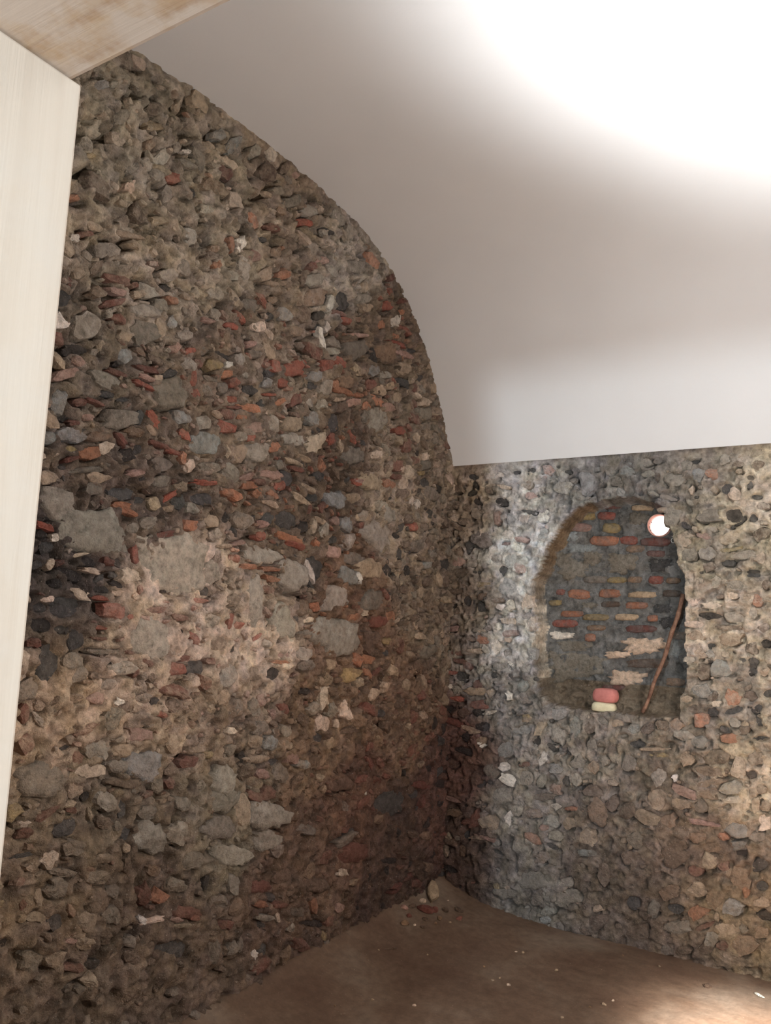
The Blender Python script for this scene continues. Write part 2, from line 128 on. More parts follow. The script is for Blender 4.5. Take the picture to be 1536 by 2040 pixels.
STONES_RIGHT = """611 142 102 51 15 g;1001 593 80 59 80 B;1425 426 77 56 23 b;206 2202 76 55 -4 b;402 596 69 53 1 G;325 427 73 47 15 T;918 2541 72 48 -86 U;1774 47 68 50 34 B;423 879 62 54 24 U;825 83 81 41 16 g;1285 607 70 46 -17 T;
401 1893 59 54 -3 U;1764 377 67 47 76 B;1433 2307 61 52 78 G;1230 -18 66 45 25 b;1658 986 70 42 11 b;1758 622 62 47 25 U;1340 724 57 50 35 T;756 1002 55 50 61 G;450 34 78 34 14 g;1761 2306 54 49 -7 K;948 437 57 46 31 T;
1634 245 56 45 49 B;1723 219 60 43 27 U;862 1060 68 37 88 U;1678 1460 53 48 8 U;1005 -11 64 39 20 b;1632 2311 63 40 15 g;1038 260 64 38 85 b;1621 907 81 29 -2 b;1439 2527 54 44 -9 G;560 721 52 45 68 G;1444 61 65 35 18 g;
440 704 65 34 -7 W;760 2518 64 35 -5 G;1173 628 51 43 62 b;323 732 50 45 35 g;1611 434 53 41 69 T;1768 947 55 39 80 T;1356 851 50 43 46 G;221 428 55 38 85 r;1185 371 58 37 18 b;1402 228 53 39 28 B;1446 490 67 31 13 b;
75 1974 54 38 -1 b;1735 1621 63 33 4 B;970 708 61 34 12 b;415 2064 47 44 -76 U;194 1213 78 26 5 T;1582 1329 58 35 8 U;1218 477 50 41 34 g;1727 833 56 36 20 U;1732 2180 64 32 16 T;1549 273 50 40 55 T;1692 102 55 37 25 T;
1184 894 51 39 79 g;1490 778 64 30 -11 M;640 2349 44 42 -58 W;1625 2093 44 42 1 G;1499 2179 45 40 -3 T;86 1298 50 37 7 k;43 1007 67 27 -10 r;25 1855 94 19 -3 b;726 498 49 37 21 U;1522 2089 47 37 12 g;10 2297 83 21 -28 b;
521 1006 57 30 8 U;539 1802 46 37 -89 P;1202 134 52 33 21 k;1399 609 45 38 36 B;1580 1172 45 38 24 O;237 994 48 35 11 K;340 2449 58 29 -12 K;606 379 51 33 -12 O;117 831 77 22 -6 K;666 280 49 34 19 B;334 1511 54 31 -89 W;
1756 1742 53 31 3 G;1548 161 48 34 26 O;672 630 74 22 9 b;1083 651 43 37 40 b;1469 711 50 32 5 T;1612 34 46 35 62 G;1595 1442 44 36 80 b;616 527 49 32 15 B;1621 844 77 20 18 B;44 744 53 29 9 b;1551 545 55 28 13 B;
1571 1055 45 34 16 U;1815 2087 65 24 16 G;32 2561 44 35 -78 b;363 1387 51 30 5 g;645 34 46 33 24 g;883 858 42 36 34 g;1627 507 54 28 14 B;526 1275 42 36 14 U;1862 461 45 33 26 k;639 1031 49 30 77 T;636 2224 40 38 -21 U;
1502 956 42 36 36 T;832 503 42 35 62 T;163 2371 40 37 -48 g;1317 132 43 35 53 g;1848 999 45 33 17 b;211 1130 57 25 6 r;116 1074 49 30 7 b;1574 2550 39 37 -48 U;1487 1084 54 27 8 G;399 2229 47 30 -3 W;220 668 40 36 36 b;
2 1083 54 27 6 K;486 2009 41 35 -3 M;63 441 53 27 11 B;1739 1305 40 36 60 O;1577 628 76 18 2 M;663 2638 43 33 -10 M;1626 1746 66 21 -3 K;300 326 90 15 -3 M;948 1063 39 35 35 b;240 647 39 35 61 k;320 2075 45 30 -2 G;
412 1673 68 20 -2 T;746 420 48 28 14 G;967 978 41 33 79 G;1885 678 42 32 71 P;1771 2429 40 34 -86 P;1759 1922 53 25 1 g;430 1772 38 35 3 W;740 804 48 28 11 U;1573 711 40 34 50 g;1654 2550 38 34 -34 O;817 166 50 26 15 G;
505 527 41 32 22 G;334 1316 43 30 7 k;662 854 47 28 66 W;115 1795 38 34 -86 k;116 2148 42 31 -85 k;1726 2461 37 34 -80 k;872 763 39 33 68 G;975 840 38 32 70 B;658 722 39 32 77 G;567 1660 41 29 -90 T;175 408 55 22 11 r;
1285 1095 37 32 28 b;1581 -23 43 28 26 b;313 2338 43 28 -74 M;236 1555 44 27 -13 O;1505 2264 38 31 -66 k;1553 1693 55 21 3 P;150 2043 42 28 -2 g;1767 542 43 27 18 U;82 1399 57 20 -5 r;267 998 39 30 12 k;
1434 152 46 25 17 k;1724 1683 65 18 3 b;1552 1633 47 24 4 B;230 1899 39 29 0 Y;1894 2580 37 31 -85 b;1771 510 37 30 42 K;53 95 56 20 -9 K;412 768 41 27 12 W;937 351 53 21 12 U;1850 602 38 29 27 g;409 2335 34 32 -56 U;
168 2462 36 30 -76 K;1469 -55 41 26 24 b;1861 126 42 26 22 B;363 1998 33 32 -55 k;1741 1236 58 19 21 k;128 2513 41 26 21 K;1610 779 53 20 -1 B;1450 1134 34 31 50 B;424 1594 48 22 3 M;53 1155 57 18 5 R;
246 1539 44 24 -13 O;1842 1581 37 28 83 b;213 1756 36 29 -88 k;1234 1006 54 19 7 k;1512 2610 36 29 -84 g;1385 -75 39 27 27 g;75 2324 39 26 -5 b;157 973 61 17 -11 T;52 524 62 17 -4 M;1539 369 38 27 24 r;
1571 1533 33 31 36 T;446 470 36 28 79 W;488 2195 47 22 -11 M;144 226 35 29 74 B;1720 1088 41 25 11 O;1736 772 47 22 11 G;1894 2067 33 31 7 P;207 1255 39 26 6 r;531 2375 61 16 -12 k;1830 1321 39 25 -3 b;1329 987 81 12 7 T;
709 -15 45 22 16 U;248 915 37 26 11 T;804 736 35 28 79 k;1631 1801 46 21 2 P;1864 274 36 27 35 T;521 2552 35 28 -10 B;503 2321 35 27 -6 T;178 1472 64 15 3 T;58 1215 38 25 7 G;1872 207 37 26 25 K;1901 1694 36 26 6 b;
1034 894 33 29 60 G;1212 1087 35 26 14 U;1865 353 35 26 28 k;1715 2627 33 28 -83 G;546 2479 38 23 -5 M;21 1606 37 24 3 M;448 2151 35 25 -3 W;1279 2642 36 24 -7 G;1859 1263 31 27 62 k;241 1119 51 16 6 R;675 454 39 21 13 M;
1608 2192 42 20 -18 M;332 1802 44 19 6 B;1873 1837 29 28 55 O;1668 1934 34 24 88 G;243 319 58 14 6 T;1849 1504 30 27 47 k;1747 1180 30 27 37 G;1892 765 31 25 67 b;1404 2421 52 15 -11 G;1744 2116 65 12 10 Y;
1874 1105 51 15 7 k;1640 1219 30 26 25 k;1357 960 58 14 7 Y;1844 762 36 22 83 T;531 1710 37 21 2 G;1681 422 32 24 29 r;1874 848 32 24 19 b;1832 914 30 25 27 K;1541 1226 31 25 16 b;1908 2355 33 23 -3 b;433 1209 30 25 12 W;
1629 2019 28 27 12 b;1289 2572 36 21 -5 G;0 1764 43 17 1 K;712 925 39 19 -31 k;369 308 30 24 29 U;1746 1863 31 23 3 P;722 352 47 15 -13 k;553 1077 32 23 10 T;274 1621 34 21 3 b;42 1450 42 17 4 r;1637 1300 34 21 69 b;
1849 1766 29 25 82 G;1753 1809 49 15 -4 T;301 1212 28 25 16 T;551 852 32 22 13 G;621 951 28 25 27 K;417 1469 28 25 13 g;1796 1143 30 23 16 b;384 258 44 16 -11 k;13 2440 28 25 -19 b;1734 2044 32 22 1 k;1835 822 28 24 39 T;
1820 1852 27 25 77 T;1840 1451 30 22 10 k;1671 18 30 23 39 r;96 2419 27 25 -63 b;1518 1500 30 22 8 G;1088 770 31 21 14 T;1582 98 46 14 27 r;368 2544 52 13 -8 P;190 959 41 16 7 T;1345 2548 29 22 -85 b;163 317 27 24 45 k;
19 203 37 17 -63 T;1878 2405 33 19 -3 k;449 2635 33 20 -6 k;129 1372 28 23 89 r;1678 572 28 23 36 O;1907 1609 27 24 23 K;697 -63 39 16 15 U;1853 1974 40 16 1 k;1913 1340 27 23 27 k;354 1760 31 20 2 W;310 1093 49 12 19 W;
335 2625 30 20 -7 W;116 1300 27 22 9 K;545 803 40 15 8 r;1853 1991 42 14 0 K;1345 2648 25 23 -26 g;1787 2597 34 17 -5 b;1858 2289 29 20 90 k;1005 60 29 20 23 T;554 2645 29 19 -7 k;255 893 29 19 10 W;1916 1924 24 23 52 b;
38 296 26 21 -62 T;1628 1536 24 23 31 U;197 1607 36 15 3 G;1866 1196 33 16 -79 k;1374 2355 34 15 8 T;16 1320 35 15 4 R;1900 1455 26 20 11 T;341 1633 24 21 5 W;1545 1816 24 21 80 P;1656 1269 30 16 8 P;549 1089 26 19 11 Y;
382 62 26 18 22 Y;410 1552 32 15 3 P;1788 307 27 18 78 O;1662 2459 24 20 83 T;4 1231 25 18 7 W;1775 126 24 19 44 g;1319 2456 38 11 -23 G;843 586 35 13 14 O;1811 2373 26 17 -90 T;484 -23 47 9 -6 H;208 2381 25 17 -5 b;
105 295 25 17 17 G;1535 2461 27 16 -89 P;792 2619 28 15 -5 k;389 2169 30 14 -1 r;1848 2474 25 17 -89 k;807 9 56 7 -1 H;1560 2627 29 14 -5 k;228 1600 33 12 3 T;1632 1582 26 15 5 k;1802 1174 20 17 27 T;1643 157 25 14 84 T;
1911 2263 24 14 -2 b;1185 439 23 13 85 T;778 2430 28 11 -3 H;449 63 19 15 32 T;433 1410 24 12 -23 W;1433 111 46 6 17 H;1608 179 39 7 -3 H;1437 845 17 15 48 W;891 114 16 13 -55 H;1683 1854 17 12 3 b"""
NICHE_BRICKS = """972 2197 95 31 -1 O;1126 2198 56 27 -1 R;1288 2186 95 26 -1 r;805 2290 92 28 -7 M;1012 2278 54 31 -2 Y;860 2358 49 24 -3 Y;985 2357 58 26 -2 R;1185 2334 65 40 -3 g;1012 2428 75 31 -3 r;1211 2400 72 20 -2 T;
749 2233 68 35 -2 U;820 2152 91 28 -1 U;1048 1952 60 20 1 Y;1159 1956 46 20 1 B;1288 1955 44 26 1 R;1388 1952 43 19 1 B;689 1872 29 19 1 R;810 1860 73 31 -2 O;1008 1868 70 27 1 O;1205 1865 90 20 1 T;1381 1875 56 22 1 b;
654 1802 43 19 2 Y;1015 1802 63 19 2 b;1173 1799 71 22 2 O;762 1734 74 20 2 O;921 1719 88 21 2 Y;1108 1726 72 21 2 T;1268 1725 32 21 4 O;720 1672 85 26 2 R;922 1653 61 19 3 B;1198 1658 96 23 3 r;700 1596 78 26 3 W;
888 1592 38 25 5 O;1211 1558 121 48 4 P;1056 1496 79 22 4 P;1236 1455 126 28 4 b;1109 1358 104 45 5 P;1031 1294 72 18 5 r;787 1414 181 86 5 g;766 2021 106 62 0 g;1080 2062 93 63 0 g;693 2090 65 42 -1 g;
1313 2048 69 39 0 k;1288 2114 57 20 0 r;891 2089 62 48 -1 g;1386 1553 57 37 87 U;1362 1703 56 32 3 k;879 1792 55 19 2 g;1325 1784 50 26 2 k;785 1533 105 33 3 g"""
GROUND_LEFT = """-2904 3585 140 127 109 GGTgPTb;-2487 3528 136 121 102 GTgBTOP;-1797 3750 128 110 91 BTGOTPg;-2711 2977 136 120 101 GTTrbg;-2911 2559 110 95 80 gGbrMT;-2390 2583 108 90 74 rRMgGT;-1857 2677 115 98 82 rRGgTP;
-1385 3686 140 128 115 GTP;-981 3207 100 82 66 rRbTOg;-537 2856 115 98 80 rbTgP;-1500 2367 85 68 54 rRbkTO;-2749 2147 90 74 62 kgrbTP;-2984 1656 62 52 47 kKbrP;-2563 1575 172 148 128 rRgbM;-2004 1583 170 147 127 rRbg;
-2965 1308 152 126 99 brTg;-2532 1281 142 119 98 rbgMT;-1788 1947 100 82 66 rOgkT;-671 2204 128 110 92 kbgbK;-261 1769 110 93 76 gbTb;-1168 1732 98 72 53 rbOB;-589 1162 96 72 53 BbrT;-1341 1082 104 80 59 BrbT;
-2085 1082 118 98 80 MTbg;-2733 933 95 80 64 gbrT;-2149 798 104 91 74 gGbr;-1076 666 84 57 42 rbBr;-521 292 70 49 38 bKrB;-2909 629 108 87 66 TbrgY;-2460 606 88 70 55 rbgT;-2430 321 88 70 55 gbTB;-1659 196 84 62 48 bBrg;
-1486 378 88 65 49 brBT;-2659 254 90 73 57 bTgB;-1979 21 92 73 58 bBg;-34 497 78 50 40 rKbk"""  # mortar tones hold both the dirt brown and the shade of the wall corner
GROUND_RIGHT = """135 2452 130 112 92 bKkb;156 1784 112 96 80 kbBM;133 822 80 52 42 rKbk;135 207 72 52 42 bKr;525 2599 172 167 161 WGMk;466 2112 174 170 165 WUGM;443 1633 162 157 151 WUGg;453 1166 118 111 104 UGgk;760 2585 122 117 113 UGk;
1168 2592 108 102 96 GUgb;1597 2536 118 108 97 GTkg;1859 2379 166 150 127 bkTK;1646 2102 132 120 101 TGk;1589 1735 164 146 126 TPbk;1794 1552 156 140 120 kbKT;1637 1271 127 114 99 Tbk;1833 897 156 137 112 kbT;
719 952 118 109 100 UGWk;1026 986 120 109 97 GTg;566 577 113 105 96 GWTM;1029 508 98 86 75 gTb;1449 845 103 90 77 bgTU;1578 521 103 84 67 BbM;574 171 98 91 85 gUG;1031 205 88 75 64 gb;1311 155 84 69 57 bB;
1699 112 112 92 67 TBb;1521 -54 88 70 56 bB"""  # doorway light painted in as paler tones left of the niche; corner shade included
# ------------------------------------------------------------------ helpers
RNG = np.random.default_rng(11)
ALBEDO = 1.68

def lin(c):
    c = np.asarray(c, float) / 255.0
    return np.where(c <= 0.04045, c / 12.92, ((c + 0.055) / 1.055) ** 2.4)

PALETTE = {'G': (132, 124, 112), 'g': (100, 93, 83), 'k': (54, 52, 51), 'K': (32, 28, 27), 'U': (116, 118, 116), 'R': (128, 64, 50), 'r': (92, 48, 40),
           'O': (146, 94, 68), 'M': (148, 112, 100), 'B': (110, 84, 62), 'b': (72, 54, 42), 'T': (148, 126, 102), 'P': (180, 157, 137), 'Y': (134, 112, 68), 'W': (198, 188, 176)}

def tag(o, label=None, category=None, group=None, kind=None):
    if label: o['label'] = label
    if category: o['category'] = category
    if group: o['group'] = group
    if kind: o['kind'] = kind
    return o

def set_colour(me, layer, cols):
    ca = me.color_attributes.new(layer, 'FLOAT_COLOR', 'POINT')
    c = np.ones((len(me.vertices), 4), np.float32)
    c[:, :3] = cols
    ca.data.foreach_set('color', c.ravel())

def mesh_object(name, verts, faces, material, parent=None, cols=None, smooth=True, dust=None):
    me = bpy.data.meshes.new(name)
    me.from_pydata([tuple(v) for v in verts], [], [tuple(f) for f in faces])
    if cols is not None:
        set_colour(me, 'Col', cols)
        set_colour(me, 'Dust', cols if dust is None else dust)
    if smooth:
        me.polygons.foreach_set('use_smooth', np.ones(len(me.polygons), bool))
    me.materials.append(material)
    me.update()
    o = bpy.data.objects.new(name, me)
    COL.objects.link(o)
    if parent is not None:
        o.parent = parent
    return o

def grid_mesh(name, P, C, material, keep=None, parent=None):
    """P (n, m, 3) points, C (n, m, 3) colours, keep (n-1, m-1) face mask"""
    n, m = P.shape[:2]
    idx = np.arange(n * m).reshape(n, m)
    q = np.stack([idx[:-1, :-1], idx[1:, :-1], idx[1:, 1:], idx[:-1, 1:]], -1).reshape(-1, 4)
    if keep is not None:
        q = q[keep.ravel()]
    used, inv = np.unique(q, return_inverse=True)
    q = inv.reshape(-1, 4)
    V = P.reshape(-1, 3)[used]
    Cc = C.reshape(-1, 3)[used]
    me = bpy.data.meshes.new(name)
    me.vertices.add(len(V))
    me.vertices.foreach_set('co', V.astype(np.float32).ravel())
    me.loops.add(len(q) * 4)
    me.loops.foreach_set('vertex_index', q.astype(np.int32).ravel())
    me.polygons.add(len(q))
    me.polygons.foreach_set('loop_start', np.arange(0, len(q) * 4, 4, dtype=np.int32))
    me.polygons.foreach_set('use_smooth', np.ones(len(q), bool))
    ca = me.color_attributes.new('Col', 'FLOAT_COLOR', 'POINT')
    c4 = np.ones((len(V), 4), np.float32)
    c4[:, :3] = Cc
    ca.data.foreach_set('color', c4.ravel())
    me.materials.append(material)
    me.update(calc_edges=True)
    me.validate()
    o = bpy.data.objects.new(name, me)
    COL.objects.link(o)
    if parent is not None:
        o.parent = parent
    return o

def muted(c, k):
    c = np.asarray(c, float)
    return c * (1 - k) + c.mean(-1, keepdims=True) * k

class Noise:
    def __init__(self, seed):
        self.t = np.random.default_rng(seed).random((256, 256))
    def __call__(self, u, v, scale):
        x = np.asarray(u) / scale + 77.3
        y = np.asarray(v) / scale + 31.7
        xi = np.floor(x).astype(int); yi = np.floor(y).astype(int)
        fx = x - xi; fy = y - yi
        fx = fx * fx * (3 - 2 * fx); fy = fy * fy * (3 - 2 * fy)
        t = self.t
        a = t[xi % 256, yi % 256]; b = t[(xi + 1) % 256, yi % 256]
        c = t[xi % 256, (yi + 1) % 256]; d = t[(xi + 1) % 256, (yi + 1) % 256]
        return (a * (1 - fx) + b * fx) * (1 - fy) + (c * (1 - fx) + d * fx) * fy - 0.5

# ------------------------------------------------------------------ materials
def new_mat(name):
    m = bpy.data.materials.new(name)
    m.use_nodes = True
    nt = m.node_tree
    nt.nodes.clear()
    out = nt.nodes.new('ShaderNodeOutputMaterial')
    b = nt.nodes.new('ShaderNodeBsdfPrincipled')
    nt.links.new(b.outputs[0], out.inputs[0])
    return m, nt, b

def N(nt, kind, **inputs):
    n = nt.nodes.new(kind)
    for k, v in inputs.items():
        key = k.replace('_', ' ')
        if key in n.inputs:
            n.inputs[key].default_value = v
        else:
            setattr(n, k, v)
    return n

def ramp(nt, src, stops):
    r = nt.nodes.new('ShaderNodeValToRGB')
    nt.links.new(src, r.inputs[0])
    e = r.color_ramp.elements
    while len(e) < len(stops):
        e.new(0.5)
    for el, (p, c) in zip(e, stops):
        el.position = p
        el.color = (c, c, c, 1) if isinstance(c, (int, float)) else (*c, 1)
    return r

def mult(nt, a, b, fac=1.0, mode='MULTIPLY'):
    m = nt.nodes.new('ShaderNodeMix')
    m.data_type = 'RGBA'
    m.blend_type = mode
    if isinstance(fac, float):
        m.inputs[0].default_value = fac
    else:
        nt.links.new(fac, m.inputs[0])
    for s, i in ((a, 6), (b, 7)):
        if isinstance(s, tuple):
            m.inputs[i].default_value = (*s, 1)
        else:
            nt.links.new(s, m.inputs[i])
    return m.outputs[2]

def rough_stone_material(name, grain, lo, hi, bump, speck, dust=0.0):
    """vertex colour times broken natural grain, rough bump, a few pale mineral specks"""
    m, nt, b = new_mat(name)
    geo = N(nt, 'ShaderNodeNewGeometry')
    att = N(nt, 'ShaderNodeVertexColor')
    att.layer_name = 'Col'
    n1 = N(nt, 'ShaderNodeTexNoise', Scale=grain, Detail=7.0, Roughness=0.68)
    n2 = N(nt, 'ShaderNodeTexNoise', Scale=grain * 0.28, Detail=4.0, Roughness=0.6)
    n3 = N(nt, 'ShaderNodeTexNoise', Scale=grain * 3.2, Detail=3.0, Roughness=0.7)
    for n in (n1, n2, n3):
        nt.links.new(geo.outputs['Position'], n.inputs['Vector'])
    r1 = ramp(nt, n1.outputs[0], [(0.30, lo), (0.5, 1.0), (0.72, hi)])
    r2 = ramp(nt, n2.outputs[0], [(0.32, (0.80, 0.75, 0.69)), (0.66, (1.14, 1.16, 1.18))])
    c = mult(nt, att.outputs[0], r1.outputs[0])
    c = mult(nt, c, r2.outputs[0])
    if dust:
        du = N(nt, 'ShaderNodeVertexColor')
        du.layer_name = 'Dust'
        n4 = N(nt, 'ShaderNodeTexNoise', Scale=24.0, Detail=6.0, Roughness=0.7)
        nt.links.new(geo.outputs['Position'], n4.inputs['Vector'])
        df = ramp(nt, n4.outputs[0], [(0.42, dust * 0.25), (0.56, dust)])
        c = mult(nt, c, mult(nt, du.outputs[0], r1.outputs[0]), df.outputs[0], 'MIX')
    sp = ramp(nt, n3.outputs[0], [(0.665, 0.0), (0.70, speck)])
    c = mult(nt, c, (0.62, 0.54, 0.45), sp.outputs[0], 'MIX')
    dk = ramp(nt, n3.outputs[0], [(0.30, 0.35), (0.38, 1.0)])
    c = mult(nt, c, dk.outputs[0], 0.5)
    nt.links.new(c, b.inputs['Base Color'])
    rr = ramp(nt, n1.outputs[0], [(0.35, 0.95), (0.7, 0.62)])
    nt.links.new(rr.outputs[0], b.inputs['Roughness'])
    b.inputs['Specular IOR Level'].default_value = 0.35
    add = N(nt, 'ShaderNodeMath', operation='ADD')
    nt.links.new(n1.outputs[0], add.inputs[0])
    nt.links.new(n3.outputs[0], add.inputs[1])
    bp = N(nt, 'ShaderNodeBump', Strength=bump, Distance=0.012)
    nt.links.new(add.outputs[0], bp.inputs['Height'])
    nt.links.new(bp.outputs[0], b.inputs['Normal'])
    return m

MAT_MORTAR = rough_stone_material('crumbling_mortar', 42.0, 0.55, 1.35, 0.9, 0.75)
MAT_STONE = rough_stone_material('rubble_stone', 30.0, 0.55, 1.3, 1.0, 0.45, 0.78)
MAT_BRICK = rough_stone_material('old_brick', 50.0, 0.62, 1.25, 0.9, 0.15, 0.5)

def plaster_material():
    m, nt, b = new_mat('white_plaster')
    geo = N(nt, 'ShaderNodeNewGeometry')
    n1 = N(nt, 'ShaderNodeTexNoise', Scale=1.3, Detail=3.0)
    n2 = N(nt, 'ShaderNodeTexNoise', Scale=60.0, Detail=3.0)
    nt.links.new(geo.outputs['Position'], n1.inputs['Vector'])
    nt.links.new(geo.outputs['Position'], n2.inputs['Vector'])
    r = ramp(nt, n1.outputs[0], [(0.3, (0.76, 0.755, 0.75)), (0.7, (0.80, 0.795, 0.79))])
    nt.links.new(r.outputs[0], b.inputs['Base Color'])
    b.inputs['Roughness'].default_value = 0.85
    b.inputs['Specular IOR Level'].default_value = 0.2
    bp = N(nt, 'ShaderNodeBump', Strength=0.05, Distance=0.01)
    nt.links.new(n2.outputs[0], bp.inputs['Height'])
    nt.links.new(bp.outputs[0], b.inputs['Normal'])
    return m

def wood_material(name, axis, light, dark, blotch, blotch_amount, scale, cover=(0.46, 0.62)):
    m, nt, b = new_mat(name)
    geo = N(nt, 'ShaderNodeNewGeometry')
    mp = N(nt, 'ShaderNodeMapping')
    sc = [scale, scale, scale]
    sc[axis] = scale * 0.035
    mp.inputs['Scale'].default_value = sc
    nt.links.new(geo.outputs['Position'], mp.inputs['Vector'])
    n1 = N(nt, 'ShaderNodeTexNoise', Scale=1.0, Detail=6.0, Roughness=0.6, Distortion=0.6)
    nt.links.new(mp.outputs[0], n1.inputs['Vector'])
    n2 = N(nt, 'ShaderNodeTexNoise', Scale=7.0, Detail=5.0, Roughness=0.6)
    nt.links.new(geo.outputs['Position'], n2.inputs['Vector'])
    r1 = ramp(nt, n1.outputs[0], [(0.3, dark), (0.62, light)])
    r2 = ramp(nt, n2.outputs[0], [(cover[0], 0.0), (cover[1], blotch_amount)])
    c = mult(nt, r1.outputs[0], blotch, r2.outputs[0], 'MIX')
    nt.links.new(c, b.inputs['Base Color'])
    b.inputs['Roughness'].default_value = 0.7
    b.inputs['Specular IOR Level'].default_value = 0.3
    bp = N(nt, 'ShaderNodeBump', Strength=0.25, Distance=0.004)
    nt.links.new(n1.outputs[0], bp.inputs['Height'])
    nt.links.new(bp.outputs[0], b.inputs['Normal'])
    return m

def simple_material(name, a, c2, scale, rough=0.8, bump=0.3, dist=0.004):
    m, nt, b = new_mat(name)
    tc = N(nt, 'ShaderNodeNewGeometry')
    n1 = N(nt, 'ShaderNodeTexNoise', Scale=scale, Detail=6.0, Roughness=0.65)
    nt.links.new(tc.outputs['Position'], n1.inputs['Vector'])
    r1 = ramp(nt, n1.outputs[0], [(0.35, a), (0.65, c2)])
    nt.links.new(r1.outputs[0], b.inputs['Base Color'])
    b.inputs['Roughness'].default_value = rough
    b.inputs['Specular IOR Level'].default_value = 0.3
    bp = N(nt, 'ShaderNodeBump', Strength=bump, Distance=dist)
    nt.links.new(n1.outputs[0], bp.inputs['Height'])
    nt.links.new(bp.outputs[0], b.inputs['Normal'])
    return m

def dirt_material():
    m, nt, b = new_mat('packed_dirt')
    geo = N(nt, 'ShaderNodeNewGeometry')
    n1 = N(nt, 'ShaderNodeTexNoise', Scale=1.6, Detail=5.0, Roughness=0.55)
    n2 = N(nt, 'ShaderNodeTexNoise', Scale=26.0, Detail=7.0, Roughness=0.7)
    n3 = N(nt, 'ShaderNodeTexNoise', Scale=120.0, Detail=3.0, Roughness=0.6)
    for n in (n1, n2, n3):
        nt.links.new(geo.outputs['Position'], n.inputs['Vector'])
    r1 = ramp(nt, n1.outputs[0], [(0.35, (0.105, 0.058, 0.036)), (0.52, (0.145, 0.090, 0.058)), (0.70, (0.215, 0.158, 0.115))])
    r2 = ramp(nt, n2.outputs[0], [(0.3, 0.75), (0.7, 1.2)])
    c = mult(nt, r1.outputs[0], r2.outputs[0])
    sp = ramp(nt, n3.outputs[0], [(0.70, 0.0), (0.74, 0.7)])
    c = mult(nt, c, (0.5, 0.42, 0.34), sp.outputs[0], 'MIX')
    nt.links.new(c, b.inputs['Base Color'])
    b.inputs['Roughness'].default_value = 0.75
    b.inputs['Specular IOR Level'].default_value = 0.3
    bp = N(nt, 'ShaderNodeBump', Strength=0.35, Distance=0.01)
    nt.links.new(n2.outputs[0], bp.inputs['Height'])
    nt.links.new(bp.outputs[0], b.inputs['Normal'])
    return m

MAT_PLASTER = plaster_material()
MAT_JAMB = wood_material('whitewashed_pine', 2, (0.64, 0.575, 0.495), (0.585, 0.515, 0.435), (0.62, 0.58, 0.525), 0.4, 26.0)
MAT_LINTEL = wood_material('weathered_plank', 0, (0.47, 0.35, 0.235), (0.33, 0.215, 0.135), (0.50, 0.42, 0.355), 0.95, 40.0, (0.38, 0.52))
MAT_DIRT = dirt_material()
MAT_PLAIN = simple_material('grey_render', (0.40, 0.35, 0.30), (0.50, 0.45, 0.39), 6.0)

# ------------------------------------------------------------------ wall builder
def parse(t):
    out = []
    for it in t.replace('\n', '').split(';'):
        p = it.split()
        if len(p) == 6:
            out.append((float(p[0]) / 1000, float(p[1]) / 1000, float(p[2]) / 1000, float(p[3]) / 1000, math.radians(float(p[4])), p[5]))
    return out

